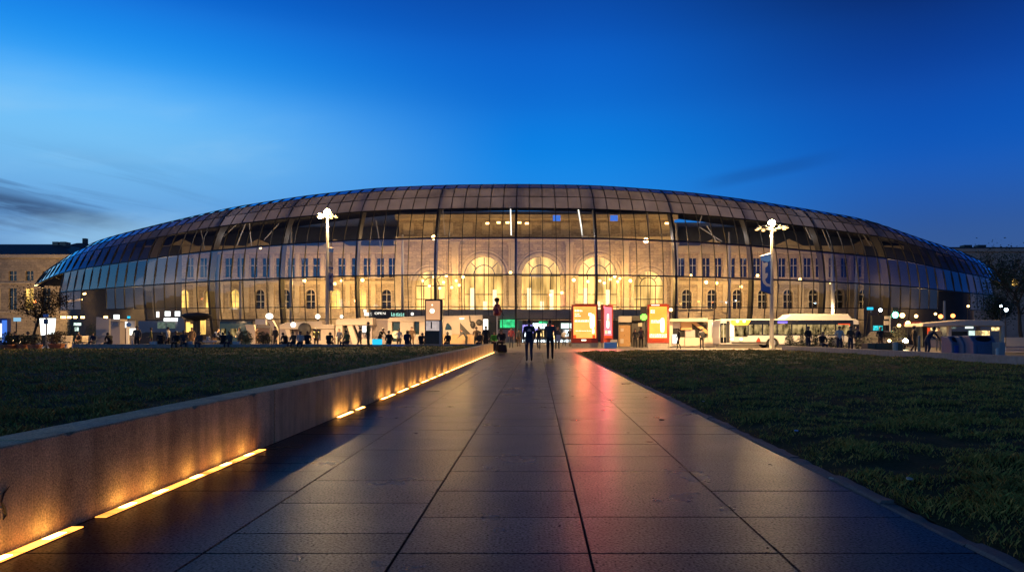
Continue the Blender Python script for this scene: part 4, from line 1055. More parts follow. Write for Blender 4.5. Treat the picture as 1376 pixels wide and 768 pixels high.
light('lamp_light', 'POINT', (LX, 61.4, LH + .42), 1700, (1, .64, .27), .25)
light('lamp_light', 'SPOT', (LX, 63.2, LH - .1), 24000, (1, .64, .27), .25, (0, 0, 0), spot_size=R(158), spot_blend=.2)
light('lamp_light', 'POINT', (RX, 55.4, RH + .42), 1100, (1, .64, .27), .25)
light('lamp_light', 'SPOT', (RX, 57.3, RH - .1), 24000, (1, .64, .27), .25, (0, 0, 0), spot_size=R(158), spot_blend=.2)
# banners
Y = 55.8
bn = T('banner', 'wide blue banner with a curling white emblem on the right lamp pole', 'banner', (wx(1029, Y), Y, wz(342, Y)))
b = MB(); b.pix([(1022.2, 344), (1035.4, 341), (1035.4, 395), (1022.2, 390)], Y, .03); b.build('cloth', M['blue_paint'], bn)
b = MB(); b.pix([(1022.4, 344.2), (1035.2, 341.4), (1035.2, 350), (1031, 352), (1027, 350.5), (1022.4, 350)], Y - .006, .004); b.build('pale_corner', M['skyblue'], bn)
b = MB(); b.pix([(1024.2, 350), (1026.4, 353.5), (1030.8, 352.2), (1032, 354.2), (1031.2, 357.5), (1028.4, 359.5), (1028.2, 367), (1031.2, 366.6), (1032, 368.4), (1030.6, 372.6), (1028.6, 374.2), (1028.3, 376.5), (1030.4, 380.4), (1035.0, 382), (1035.0, 385.2), (1030, 384.4), (1026, 380.6), (1024.2, 376)], Y - .006, .004); b.build('emblem', M['white'], bn)
b = MB(); b.tube([at(1020.5, 344, Y), at(1037, 340.5, Y)], .035, n=6); b.build('bracket', M['steel'], bn)
b = MB(); b.tube([at(1022, 390.5, Y), at(1037, 395.6, Y)], .025, n=6); b.build('bracket', M['steel'], bn)
Y = 61.6
bn = T('banner', 'narrow white and blue banner seen nearly edge on, on the left lamp pole', 'banner', (wx(442.8, Y), Y, wz(333, Y)))
for (y0, y1, m) in ((333, 338, 'skyblue'), (338, 358, 'white'), (358, 361, 'blue_paint'), (361, 366, 'white'), (366, 390, 'blue_paint')):
    b = MB(); a, c = wx(441.7, Y), wx(444.6, Y); z0, z1 = wz(y1, Y), wz(y0, Y)
    b.add([(a, Y, z0), (c, Y + .7, z0), (c, Y + .7, z1), (a, Y, z1), (a + .02, Y - .02, z0), (c + .02, Y + .68, z0), (c + .02, Y + .68, z1), (a + .02, Y - .02, z1)], [(3, 2, 1, 0), (4, 5, 6, 7), (0, 1, 5, 4), (1, 2, 6, 5), (2, 3, 7, 6), (3, 0, 4, 7)]); b.build('cloth', M[m], bn)
b = MB()
for y_ in (353, 363, 372, 381): b.box(at(443.2, y_, Y - .05) + Vector((0, .3, 0)), (.10, .03, .3)); 
b.build('print', M['dark'], bn)
b = MB(); b.tube([(wx(441.2, Y), Y - .1, wz(332.5, Y)), (wx(445, Y), Y + .75, wz(332.5, Y))], .03, n=6); b.build('bracket', M['pole'], bn)
# ------------------------------------------------------------------ people (one continuous skinned body each)
def body_mesh(name, J, edges, rad, root, segmat):
    """J joint -> position, edges joint pairs, rad joint -> (rx, ry); material of a face = that of the nearest bone"""
    me = bpy.data.meshes.new(name + '_skeleton'); ks = list(J); ix = {k: i for i, k in enumerate(ks)}
    me.from_pydata([J[k] for k in ks], [(ix[a], ix[b]) for a, b in edges], [])
    o = bpy.data.objects.new('skeleton', me); C.objects.link(o)
    md = o.modifiers.new('skin', 'SKIN'); md.use_smooth_shade = True
    sv = me.skin_vertices[0].data
    for k in ks: sv[ix[k]].radius = rad[k]; sv[ix[k]].use_root = (k == root)
    s = o.modifiers.new('sub', 'SUBSURF'); s.levels = 1; s.render_levels = 1
    dg = bpy.context.evaluated_depsgraph_get(); dg.update()
    out = bpy.data.meshes.new_from_object(o.evaluated_get(dg)); out.name = name
    bpy.data.objects.remove(o)
    out.materials.clear()
    for k in ('cloth_black', 'denim', 'skin', 'shoe'): out.materials.append(M[k])
    segs_ = [(Vector(J[a]), Vector(J[b]), segmat.get((a, b), 0)) for a, b in edges]
    for p in out.polygons:
        c = p.center; best = (9, 0)
        for a, b, m in segs_:
            t = max(0, min(1, (c - a).dot(b - a) / max(1e-6, (b - a).length_squared))); d = (a + (b - a) * t - c).length
            if d < best[0]: best = (d, m)
        p.material_index = best[1]
    out.shade_smooth()
    return out
EDG = [('pel', 'sp'), ('sp', 'ch'), ('ch', 'nk'), ('nk', 'jaw'), ('jaw', 'hd'), ('hd', 'top')]
for s in 'LR': EDG += [('ch', 'sh' + s), ('sh' + s, 'el' + s), ('el' + s, 'wr' + s), ('wr' + s, 'pm' + s), ('pm' + s, 'fa' + s), ('pm' + s, 'fb' + s), ('pm' + s, 'fc' + s), ('wr' + s, 'th' + s), ('pel', 'hp' + s), ('hp' + s, 'kn' + s), ('kn' + s, 'an' + s), ('an' + s, 'to' + s)]
SEG = {('nk', 'jaw'): 2, ('jaw', 'hd'): 2, ('hd', 'top'): 2, ('pel', 'sp'): 0}
for s in 'LR': SEG.update({('wr' + s, 'pm' + s): 2, ('pm' + s, 'fa' + s): 2, ('pm' + s, 'fb' + s): 2, ('pm' + s, 'fc' + s): 2, ('wr' + s, 'th' + s): 2, ('pel', 'hp' + s): 1, ('hp' + s, 'kn' + s): 1, ('kn' + s, 'an' + s): 1, ('an' + s, 'to' + s): 3})
RAD = {'pel': (.15, .115), 'sp': (.135, .105), 'ch': (.165, .115), 'nk': (.058, .058), 'jaw': (.07, .082), 'hd': (.080, .098), 'top': (.055, .066)}
for s in 'LR': RAD.update({'sh' + s: (.070, .068), 'el' + s: (.050, .048), 'wr' + s: (.034, .030), 'pm' + s: (.042, .020), 'fa' + s: (.011, .010), 'fb' + s: (.012, .011), 'fc' + s: (.010, .010), 'th' + s: (.012, .011), 'hp' + s: (.098, .105), 'kn' + s: (.062, .066), 'an' + s: (.044, .050), 'to' + s: (.045, .030)})
def pose(k):
    """facing +y; joints in metres for a 1.75 m adult"""
    J = {'pel': (0, 0, .96), 'sp': (0, .01, 1.14), 'ch': (0, 0, 1.37), 'nk': (0, .0, 1.50), 'jaw': (0, .025, 1.575), 'hd': (0, .02, 1.645), 'top': (0, .01, 1.70)}
    def arm(s, el, wr):
        sg = -1 if s == 'L' else 1; J['sh' + s] = (sg * .19, 0, 1.43); J['el' + s] = el; J['wr' + s] = wr
        d = (Vector(wr) - Vector(el)).normalized(); w = Vector(wr)
        J['pm' + s] = tuple(w + d * .085); side = d.cross(Vector((0, 1, 0) if abs(d.y) < .8 else (1, 0, 0))).normalized(); fw = d.cross(side)
        for n, q, l in (('fa', -.026, .085), ('fb', 0, .095), ('fc', .026, .075)): J[n + s] = tuple(w + d * (.085 + l) + fw * q - side * sg * 0.02)
        J['th' + s] = tuple(w + d * .075 + fw * .055)
    def leg(s, kn, an, to, hp=None):
        sg = -1 if s == 'L' else 1; J['hp' + s] = hp or (sg * .095, 0, .91); J['kn' + s] = kn; J['an' + s] = an; J['to' + s] = to
    if k == 'walk':
        arm('L', (-.235, -.10, 1.16), (-.225, -.04, .92)); arm('R', (.235, .08, 1.16), (.215, .20, .95))
        leg('L', (-.10, .16, .53), (-.09, .10, .10), (-.10, .25, .045)); leg('R', (.09, .00, .50), (.09, -.22, .16), (.09, -.13, .045))
    elif k == 'stride':
        arm('L', (-.24, .05, 1.17), (-.235, .15, .95)); arm('R', (.245, -.07, 1.17), (.25, -.05, .94))
        leg('L', (-.09, .02, .50), (-.08, -.16, .12), (-.08, -.04, .040)); leg('R', (.10, .12, .52), (.10, .10, .09), (.10, .25, .040))
    elif k == 'stand':
        arm('L', (-.26, -.02, 1.15), (-.24, .06, .92)); arm('R', (.26, -.02, 1.15), (.20, .18, 1.06))
        leg('L', (-.11, .01, .50), (-.12, -.02, .09), (-.14, .12, .04)); leg('R', (.11, .02, .50), (.12, -.01, .09), (.15, .13, .04))
    elif k == 'lean':    # bending forward over something
        J.update({'sp': (0, .10, 1.11), 'ch': (0, .26, 1.29), 'nk': (0, .36, 1.39), 'jaw': (0, .42, 1.44), 'hd': (0, .43, 1.51), 'top': (0, .42, 1.565)})
        arm('L', (-.22, .45, 1.12), (-.16, .62, .98)); arm('R', (.22, .45, 1.12), (.16, .62, .98)); J['shL'] = (-.19, .27, 1.34); J['shR'] = (.19, .27, 1.34)
        leg('L', (-.11, .01, .50), (-.12, -.02, .09), (-.14, .12, .04)); leg('R', (.11, .05, .50), (.12, -.10, .09), (.14, .05, .04))
    else:                # sit: hips at z = 0, legs forward and down to z = -0.45; crouch rounds the back
        J = {'pel': (0, 0, .11), 'sp': (0, .0, .30), 'ch': (0, .04, .52), 'nk': (0, .08, .65), 'jaw': (0, .12, .72), 'hd': (0, .115, .79), 'top': (0, .10, .845)}
        if k == 'crouch': J.update({'sp': (0, -.01, .28), 'ch': (0, .13, .47), 'nk': (0, .22, .56), 'jaw': (0, .28, .60), 'hd': (0, .29, .67), 'top': (0, .28, .725)})
        c = Vector(J['ch'])
        arm('L', (-.225, c.y + .08, .30), (-.10, .36, .19)); arm('R', (.225, c.y + .10, .30), (.09, .38, .21))
        J['shL'] = (-.19, c.y, c.z + .06); J['shR'] = (.19, c.y, c.z + .06)
        leg('L', (-.13, .44, .10), (-.13, .42, -.34), (-.14, .56, -.40), (-.10, .04, .09)); leg('R', (.13, .44, .10), (.15, .46, -.34), (.17, .60, -.40), (.10, .04, .09))
    return J
BODY = {k: body_mesh('person', pose(k), EDG, RAD, 'pel', SEG) for k in ('walk', 'stride', 'stand', 'lean', 'sit', 'crouch')}
POSE = {k: pose(k) for k in BODY}
def hair_bm(k, long=False):
    J = POSE[k]; h = Vector(J['hd']); b = MB(); n, m = 14, 9; vs_ = []; fs = []
    # a cap of hair over the top and back of the head, open at the face
    for i in range(m + 1):
        a = math.pi / 2 - (math.pi * (.62 if not long else .74)) * i / m
        for j in range(n):
            c = 2 * math.pi * j / n; front = max(0, math.sin(c)); zz = math.sin(a)
            low_ = min(zz, 1) if front < .3 else max(zz, .15 + .35 * front)
            r = math.sqrt(max(0, 1 - min(1, max(-1, low_)) ** 2)) if low_ > -.2 else .98
            vs_.append((h.x + .096 * r * math.cos(c), h.y - .004 + .116 * r * math.sin(c), h.z + .012 + .118 * low_ - (.03 if long and zz < -.3 and front < .3 else 0)))
    for i in range(m):
        for j in range(n): fs.append((i * n + j, (i + 1) * n + j, (i + 1) * n + (j + 1) % n, i * n + (j + 1) % n))
    b.add(vs_, fs); return b
def face_bm(k):
    h = Vector(POSE[k]['hd']); return h
def person(label, k, px, Y, rz, jacket='cloth_black', trousers='denim', z=None, scale=1.0, group=None, long=False, extra=None, zoff=0.0):
    """rz: heading, 0 looks away from the viewer, 180 looks at the viewer"""
    x = wx(px, Y)
    base = z if z is not None else -.012
    t = T('person', label, 'person', (x, Y, base), group); t.rotation_euler = (0, 0, R(rz)); t.scale = (scale,) * 3
    o = bpy.data.objects.new('body', BODY[k]); C.objects.link(o); o.parent = t
    for i, m in enumerate((jacket, trousers, 'skin', 'shoe')):
        o.material_slots[i].link = 'OBJECT'; o.material_slots[i].material = M[m]
    hb = hair_bm(k, long); hb.v = [tuple(Vector(p) + Vector((x, Y, base))) for p in hb.v]
    hb.build('hair', M['hair'], t, smooth=True)
    h = Vector(POSE[k]['hd'])
    fb = MB(); fb.ball(h + Vector((0, .112, -.018)) + Vector((x, Y, base)), .016, 8, 6, (.8, 1, 1.3)); fb.build('nose', M['skin'], t, smooth=True)
    fb = MB()
    for s in (-1, 1): fb.ball(h + Vector((s * .034, .096, .008)) + Vector((x, Y, base)), .011, 8, 6, (1.2, .6, .8))
    fb.build('eyes', M['black'], t, smooth=True)
    return t
# the two walkers on the path
w1 = person('person in dark navy top with pale print on the back, walking away', 'walk', 711, 29.6, 4, 'cloth_navy', 'denim', z=.004, scale=1.0)
b = MB(); x = wx(711, 29.6)
b.prism([(x - .085, 1.27 + .004), (x + .085, 1.27 + .004), (x + .075, 1.33), (x + .035, 1.385), (x - .03, 1.385), (x - .07, 1.33)], 29.6 - .135, 29.6 - .13)
b.build('back_print', M['logo'], w1)
w2 = person('person in charcoal jacket and slim trousers, right walker of the pair on the path', 'stride', 739, 32.0, -6, 'cloth_grey', 'cloth_black', z=.004, scale=1.02)
person('person in dark clothes walking toward the entrance, half hidden between the two walkers', 'walk', 724, 52, 170, 'cloth_black', 'denim', long=True)
pb = person('person with dark hair carrying a white bag, right of the two walkers', 'stand', 749, 55, 175, 'cloth_grey', 'cloth_black', long=True)
b = MB(); p = at(749.8, 454, 54.6); b.box(p, (.42, .16, .5), taper=.9); o = b.build('shopping_bag', M['white'], loc=(p.x, p.y, p.z - .25)); tag(o, 'white shopping bag held by the person right of the walkers', 'bag')
person('person standing behind the end of the stone wall near the green screen', 'stand', 687, 60, 170, 'cloth_red', 'denim')
person('person in a black jacket standing behind the wall end with hands joined', 'stand', 653, 50.5, 180, 'cloth_black', 'cloth_black')
person('person in black crouching on the end of the lit stone wall', 'crouch', 675.0, 44.6, 165, 'cloth_black', 'cloth_black', z=.56, scale=1.12)
b = MB(); p = Vector((wx(675, 44.2), 44.2, 0)); b.box(p + Vector((0, 0, .27)), (.62, .45, .50), taper=.85); o = b.build('duffel_bag', M['cloth_black'], loc=p, bevel=.08); tag(o, 'big black bag on the ground at the end of the stone wall', 'bag')
person('person in a bright green jacket sitting beside the pole with the red figure', 'sit', 664, 51, 180, 'cloth_green', 'cloth_black', z=.46)
b = MB(); p = Vector(gp(664, 51)); b.box(p + Vector((0, .05, .235)), (.6, .5, .46)); o = b.build('stool_block', M['black'], loc=p, bevel=.02); tag(o, 'black block seat under the person in green', 'seat')
person('dark person leaning forward against the cream stall wall with black triangle', 'lean', 627, 56, 100, 'cloth_grey', 'cloth_black')
person('person in brown sitting low between the cream stall and the standing person in black', 'sit', 645, 49, 170, 'cloth_brown', 'cloth_black', z=.46)
b = MB(); p = Vector(gp(645, 49)); b.box(p + Vector((0, .05, .235)), (.6, .5, .46)); o = b.build('stool_block', M['wood'], loc=p, bevel=.02); tag(o, 'wooden block seat under the person in brown', 'seat')
# people sitting along the low pale wall on the left
WT = .525; YW = YEND + .30
sit = [
    (237, 'sit', 175, 'cloth_black', 'left one of two dark people sitting close together on the pale wall'),
    (247, 'sit', 185, 'cloth_grey', 'right one of two dark people sitting close together on the pale wall'),
    (300, 'crouch', 20, 'cloth_black', 'person in black hunched on the pale wall left of the first flowering bush'),
    (309, 'sit', 190, 'cloth_grey', 'person in grey sitting on the pale wall beside the first flowering bush'),
    (384, 'crouch', 60, 'cloth_black', 'person in black leaning far over on the pale wall below a heavy rib'),
    (395, 'sit', 180, 'cloth_brown', 'person in brown sitting on the pale wall left of the lamp pole'),
    (404, 'sit', 170, 'cloth_pale', 'person in pale clothes sitting on the wall near the lamp pole'),
    (413, 'sit', 0, 'cloth_black', 'person in black sitting back to the lawn, just left of the pole'),
    (442, 'crouch', 0, 'cloth_black', 'person in black sitting hunched just in front of the left lamp pole'),
    (467, 'sit', 150, 'cloth_olive', 'person in olive sitting under the slanted beams of the second pale stall'),
    (523, 'sit', 0, 'cloth_black', 'person in black sitting straight on the wall right of the bright blue bag'),
    (547, 'sit', 10, 'cloth_navy', 'long haired person in navy sitting on the wall before the third pale stall'),
    (566, 'crouch', 0, 'cloth_black', 'broad person in black sitting hunched left of the tall lit totem'),
    (216, 'crouch', 30, 'cloth_black', 'person in black bent over on the pale wall left of the seated pair'),
    (269, 'sit', 180, 'cloth_grey', 'person in grey sitting before the round roofed pavilion'),
    (148, 'crouch', 60, 'cloth_black', 'person in black stooping on the pale wall before the mauve panel'),
]
for px_, k, rz, jk, lab in sit:
    person(lab, k, px_, YW + .02 + random.uniform(-.06, .1), rz + random.uniform(-25, 25), jk, 'denim' if jk != 'cloth_black' else 'cloth_black', z=WT, scale=random.uniform(.88, 1.0), group='people sitting along the low pale wall', long=px_ in (547, 404, 309))
person('person in olive standing before the second pale stall beside the bright blue bag', 'stand', 495, YEND - .25, 80, 'cloth_olive', 'cloth_brown', z=.30, scale=.93)
person('dark person bending before the grey mauve wall behind the blue bag', 'lean', 510, 52, 230, 'cloth_black', 'denim')
person('slim person in brown standing far behind the wall before the third pale stall', 'stand', 553.5, 56, 175, 'cloth_brown', 'cloth_brown')
person('left one of two dark people standing by the timber kiosk door', 'stand', 853.5, 62, 180, 'cloth_black', 'cloth_black', scale=.92)
person('right taller one of two dark people standing by the timber kiosk door', 'stand', 861.5, 62, 170, 'cloth_grey', 'cloth_black')
for px_, jk, k, rz, lab in ((1128, 'cloth_pale', 'stand', 170, 'person in pale clothes standing before the rear half of the bus'), (1143, 'cloth_brown', 'stand', 190, 'person in brown standing near the rear end of the bus'), (1246, 'cloth_navy', 'lean', 280, 'person in navy bending beside the blue grey containers'), (1105, 'cloth_black', 'sit', 180, 'dark person sitting among the shrubs before the bus')):
    person(lab, k, px_, 43.5 if px_ != 1246 else 36, rz, jk, 'denim', z=.45 if k == 'sit' else None, scale=.95)
b = MB(); p = Vector(gp(1105, 43.5)); b.box(p + Vector((0, .0, .23)), (.7, .5, .45)); tag(b.build('stool_block', M['planterbox'], loc=p, bevel=.02), 'brown block seat under the dark person among the shrubs', 'seat')
for px_, jk, lab in ((14, 'cloth_black', 'left one of three dark people sitting among the orange pots'), (22, 'cloth_navy', 'middle one of three dark people sitting among the orange pots'), (39, 'cloth_black', 'right one of three dark people sitting among the orange pots')):
    person(lab, 'sit', px_, 49.5, 180, jk, 'cloth_black', z=.43)
    b = MB(); p = Vector(gp(px_, 49.5)); b.box(p + Vector((0, .0, .215)), (.6, .45, .43)); tag(b.build('stool_block', M['planterbox'], loc=p, bevel=.02), lab.replace('one of three dark people sitting', 'low block seat of three standing'), 'seat')
# more of the evening crowd around the square
crowd = [(107, 58.16, 'sit', 180, 'cloth_brown', 'person in brown sitting on the middle pale bench'), (126, 57.16, 'sit', 180, 'cloth_navy', 'person in navy sitting on the right pale bench'), (184, 50, 'stand', 200, 'cloth_grey', 'person in grey standing right of the white sign post'), (203, 52, 'stand', 120, 'cloth_olive', 'person in olive standing before the cool lit office front'),
    (226, 51, 'walk', 90, 'cloth_pale', 'person in pale clothes walking sideways left of the seated pair'), (258, 54, 'stand', 180, 'cloth_brown', 'person in brown standing before the round pavilion'), (288, 53, 'lean', 250, 'cloth_navy', 'person in navy bending over the long white table'), (322, 52, 'stand', 170, 'cloth_grey', 'person in grey standing behind the first flowering bush'),
    (345, 55, 'walk', 270, 'cloth_brown', 'person in brown walking sideways before the brown screen'), (370, 53, 'stand', 150, 'cloth_black', 'person in black standing before the right leaning slab'), (425, 52, 'stand', 200, 'cloth_olive', 'person in olive standing before the dark slanted panel'), (456, 53, 'stand', 160, 'cloth_navy', 'person in navy standing at the left pillar of the second stall'),
    (484, 51, 'walk', 80, 'cloth_grey', 'person in grey walking sideways under the slanted legs'), (536, 52, 'stand', 190, 'cloth_pale', 'person in pale clothes standing before the tall narrow stall window'), (602, 50, 'sit', 170, 'cloth_black', 'dark person seated below the painted hood shape'), (640, 53, 'stand', 175, 'cloth_brown', 'person in brown standing under the round dark emblem'),
    (697, 66, 'walk', 10, 'cloth_grey', 'distant person in grey walking to the entrance left of the walkers'), (758, 70, 'stand', 180, 'cloth_pale', 'distant person in pale clothes standing left of the orange board'), (766, 66, 'walk', 170, 'cloth_black', 'distant person in black just left of the orange board'), (912, 55, 'walk', 90, 'cloth_black', 'person in black walking before the flat roofed stall'),
    (943, 56, 'stand', 185, 'cloth_grey', 'person in grey standing under the slanted timber beam'), (1086, 44.5, 'stand', 200, 'cloth_black', 'person in black standing between the pale and dark conical shrubs'), (1152, 45, 'walk', 100, 'cloth_navy', 'person in navy walking past the rear end of the bus'), (1183, 46, 'stand', 180, 'cloth_black', 'person in black standing behind the brown planter boxes'), (1228, 44, 'walk', 260, 'cloth_brown', 'person in brown crossing right of the headlamps'), (1261, 48, 'stand', 170, 'cloth_grey', 'person in grey waiting at the left of the shelter')]
for px_, Y_, k, rz, jk, lab in crowd:
    sit_ = k == 'sit'
    person(lab, k, px_, Y_, rz, jk, random.choice(['denim', 'cloth_black', 'cloth_brown']), z=.46 if sit_ else None, scale=random.uniform(.9, 1.0), long=random.random() < .4)
    if sit_ and px_ == 602:
        b = MB(); p = Vector(gp(px_, Y_)); b.box(p + Vector((0, 0, .235)), (.6, .45, .46)); tag(b.build('stool_block', M['black'], loc=p, bevel=.02), 'black block seat below the painted hood shape', 'seat')
# things on or at the wall
p = Vector((wx(507, YEND - .1), YEND - .12, .28))
t = T('cooler_bag', 'bright cyan box bag made to glow, standing against the low pale wall', 'bag', tuple(p))
b = MB(); b.box(p + Vector((0, 0, .40)), (.58, .3, .34)); b.build('body', M['e_cyan'], t, bevel=.03)  # bag body glows by emission to look bright, no lamp inside
b = MB(); b.box(p + Vector((0, 0, .11)), (.66, .3, .22)); b.build('base', M['cloth_pale'], t, bevel=.04)
b = MB(); b.tube([p + Vector((-.2, 0, .57)), p + Vector((-.12, 0, .68)), p + Vector((.12, 0, .68)), p + Vector((.2, 0, .57))], .018, n=6); b.build('handle', M['black'], t)
b = MB(); b.bx(wx(519, YEND), wx(543, YEND), YEND + .0, YEND + .045, .26, .49); tag(b.build('blue_board', M['skyblue'], loc=(wx(531, YEND), YEND, .26)), 'light blue board fixed along the front of the low pale wall', 'board')
for px_, lab in ((207, 'small white cup box on the pale wall left of the seated pair'), (255, 'white paper box on the pale wall right of the seated pair'), (178, 'small white bottle on the pale wall near the sign post'), (318, 'white paper tray on the pale wall between people')):
    p = Vector((wx(px_, YW), YW, WT)); b = MB()
    if 'bottle' in lab: b.lathe(p, [(.05, 0), (.05, .2), (.02, .27), (.02, .32)], 10)
    else: b.box(p + Vector((0, 0, .09)), (.42, .2, .18), taper=1.15)
    tag(b.build('paper_box' if 'bottle' not in lab else 'bottle', M['white'], loc=p), lab, 'litter')

# ------------------------------------------------------------------ plaza furniture, measured on the photograph
def stall(name, label, cat, px, Y): return T(name, label, cat, (wx(px, Y), Y, -.012))
Y = 58
t = stall('market_stall', 'long pale stall with a thick top beam, left of the lamp pole', 'stall', 395, Y)
b = MB(); b.pix([(375.5, 436.2), (384.5, 433), (432.8, 431), (432.8, 435.4), (449, 436), (449, 441.5), (375.5, 442)], Y, 1.2); b.build('top_beam', M['cream'], t, bevel=.04)
b = MB(); b.pix([(383, 442.2), (389, 442.2), (391, 452), (386, 452)], Y + .1, .5); b.build('pillar', M['cream'], t)
b = MB(); b.pix([(411, 442.2), (418, 442.2), (422, 457), (412, 457)], Y + .1, .5); b.build('pillar', M['cream'], t)
b = MB(); b.pix([(431, 442.2), (449, 442.2), (449, 466), (431, 466)], Y + .1, .5); b.build('pillar', M['cream'], t)
b = MB(); b.pbox(376, 457.2, 431, 466.5, Y + .1, .6); b.build('ledge', M['cream'], t)
b = MB(); b.pix([(418.5, 442.5), (429.5, 442.2), (431, 457), (424.5, 457)], Y + .75, .1); b.build('dark_panel', M['bluegrey'], t)
b = MB(); b.pbox(376, 442, 431, 466, Y + .95, .12); b.build('back_wall', M['greyp'], t)
b = MB(); b.ball(at(394, 436, Y - .3), .22); b.build('wall_lamp', M['e_letters'], t)
b = MB(); b.ball(at(409.5, 442, Y - .25), .55, 14, 10, (1, .3, 1)); b.build('round_emblem', M['dark'], t, smooth=True)
Y = 57
t = stall('market_stall', 'pale stall with a thick beam and two slanted legs, right of the lamp pole', 'stall', 475, Y)
b = MB(); b.pix([(451, 430.5), (453, 428.5), (501, 426.6), (501, 436.2), (451, 437)], Y, 1.2); b.build('top_beam', M['cream'], t, bevel=.04)
b = MB(); b.pix([(451, 437.2), (460, 437.2), (460, 466), (451, 466)], Y + .1, .6); b.build('pillar', M['cream'], t)
b = MB(); b.pix([(466.5, 437.2), (473, 437.2), (482, 463), (474, 463)], Y + .1, .4); b.build('slanted_leg', M['cream'], t)
b = MB(); b.pix([(477, 437.2), (481, 437.2), (489, 453.5), (484, 453.5)], Y + .15, .3); b.build('slanted_leg', M['greyp'], t)
b = MB(); b.pix([(460.2, 437.5), (466, 437.5), (472, 452), (460.2, 452)], Y + .7, .1); b.pix([(473, 437.5), (477, 437.5), (484, 453.5), (480, 453.5)], Y + .7, .1); b.build('dark_panel', M['dark'], t)
b = MB(); b.pbox(482, 455, 500, 466, Y + .2, .5); b.build('ledge', M['cream'], t)
b = MB(); b.pbox(460, 437, 500, 466, Y + 1.0, .1); b.build('back_wall', M['greyp'], t)
b = MB(); b.pbox(487, 437.5, 491.5, 446, Y + .6, .2); b.build('lantern', M['e_letters'], t)
t = stall('partition_wall', 'plain grey mauve wall between the second and third pale stalls', 'wall', 511, 59)
b = MB(); b.pbox(501.5, 428.6, 521, 466, 59, .4); b.build('panel', M['greyp'], t)
b = MB(); b.pbox(501.3, 428.0, 521.2, 430.5, 58.95, .5); b.build('coping', M['cream'], t)
Y = 57
t = stall('market_stall', 'pale stall with a tall narrow window, left of the lit totem', 'stall', 546, Y)
b = MB(); b.pix([(521, 429), (523.5, 426.4), (541, 425.6), (571.5, 424), (571.5, 431.8), (521, 431.8)], Y, 1.0); b.build('top_beam', M['cream'], t, bevel=.04)
b = MB(); b.pbox(521, 432, 526.5, 458.5, Y + .1, .7); b.pbox(537.5, 432, 555.5, 458.5, Y + .1, .7); b.pbox(563.5, 432, 571.5, 458.5, Y + .1, .7); b.pbox(521, 458.7, 571.5, 466, Y + .05, .9); b.pbox(555.5, 449, 563.5, 458.5, Y + .1, .7); b.build('wall', M['cream'], t)
b = MB(); b.pbox(526.5, 432, 537.5, 458.5, Y + .5, .08); b.pbox(555.5, 432, 563.5, 449, Y + .5, .08); b.build('window', M['winblue'], t)
b = MB(); b.ball(at(532, 449, Y + .35), .32, 12, 8, (1, .5, 1)); b.build('lit_display', M['e_shelf_c'], t)
Y = 49.5
t = stall('display_totem', 'tall totem with a glowing pale upper screen over a dark base', 'display', 582, Y)
b = MB(); b.pbox(570.8, 402.4, 594.2, 466, Y + .04, .4); b.build('frame', M['steel'], t, bevel=.02)
b = MB(); b.pbox(572.4, 404, 591.2, 429.5, Y, .035); b.build('screen', emat('totem screen', (1.0, .50, .24), .85, var=.12, scale=.5), t)
b = MB(); b.ball(at(580.8, 417.5, Y + .02), .19, 14, 9, (1, .25, 1)); b.ball(at(580.8, 409.5, Y + .02), .10, 10, 6, (1, .25, 1)); b.build('screen_lamp', M['e_print'], t, smooth=True)
b = MB(); b.pbox(572.4, 431, 591.2, 444, Y, .035); b.build('lower_screen', M['e_white'] if False else emat('totem grey', (.85, .70, .66), .62, var=.25, scale=2), t)
b = MB(); b.pbox(578.8, 432, 580.6, 441, Y - .01, .008); b.pbox(573, 429.7, 590.6, 430.7, Y - .01, .01); b.build('screen_print', M['dark'], t)
b = MB(); b.pbox(572.4, 444.6, 589.8, 465.6, Y, .035); b.build('base_panel', mat('dark green panel', (.035, .04, .028), rough=.5), t)
b = MB(); b.pbox(590.2, 431, 593.6, 465.6, Y - .02, .05); b.build('side_post', M['pole'], t)
Y = 58
t = stall('market_stall', 'wide pale timber stall wall with dark painted shapes, right of the totem', 'stall', 621, Y)
b = MB(); b.pix([(592.8, 424.4), (648, 423), (648, 448.5), (592.8, 449)], Y, .5); b.build('upper_wall', M['cream'], t)
b = MB(); b.pbox(592.8, 449.2, 630, 463, Y - .25, .75); b.pbox(630.2, 449.2, 648, 465.5, Y - .05, .5); b.build('counter', M['wood'] if False else mat('pale timber', (.55, .36, .18), rough=.6, var=.2, stretch=(4, 1, 1)), t)
b = MB(); b.pix([(618, 433), (632, 448), (626, 449), (618.2, 448.6)], Y - .03, .025); b.build('painted_triangle', M['dark'], t)
b = MB(); b.pix([(598.2, 440), (600, 434.8), (602, 433.4), (606.6, 439), (607, 443), (598.2, 443)], Y - .05, .045); b.build('painted_hood', M['winblue'], t)
b = MB(); b.pix([(598.8, 443.2), (606.8, 443.2), (607.4, 449), (604, 453), (600, 452)], Y - .30, .045); b.build('painted_body', M['cloth_pale'], t)
b = MB(); b.tube([at(631, 424, Y - .1), at(631.5, 431, Y - .1), at(635, 434, Y - .1)], [.03, .05, .16], n=8); b.ball(at(635, 436, Y - .15), .25, 10, 7, (.8, .5, 1.2)); b.build('hanging_ornament', M['dark'], t)
b = MB(); b.ball(at(644, 433, Y - .1), .28, 10, 7, (1, .4, .9)); b.build('round_emblem', M['dark'], t)
b = MB(); b.pix([(617, 427), (624, 427), (623, 428.6), (618, 428.6)], Y - .06, .05); b.build('wall_lamp', M['e_letters'], t)
light('stall_light', 'POINT', tuple(at(621, 430, Y - 2.2)), 90, WARM, .2)
t = stall('lantern', 'glowing white lantern panel on a post right of the timber stall', 'lantern', 653, 59)
b = MB(); b.pbox(649.5, 428.5, 655.5, 446, 59, .3); b.build('shade', M['e_letters'], t)
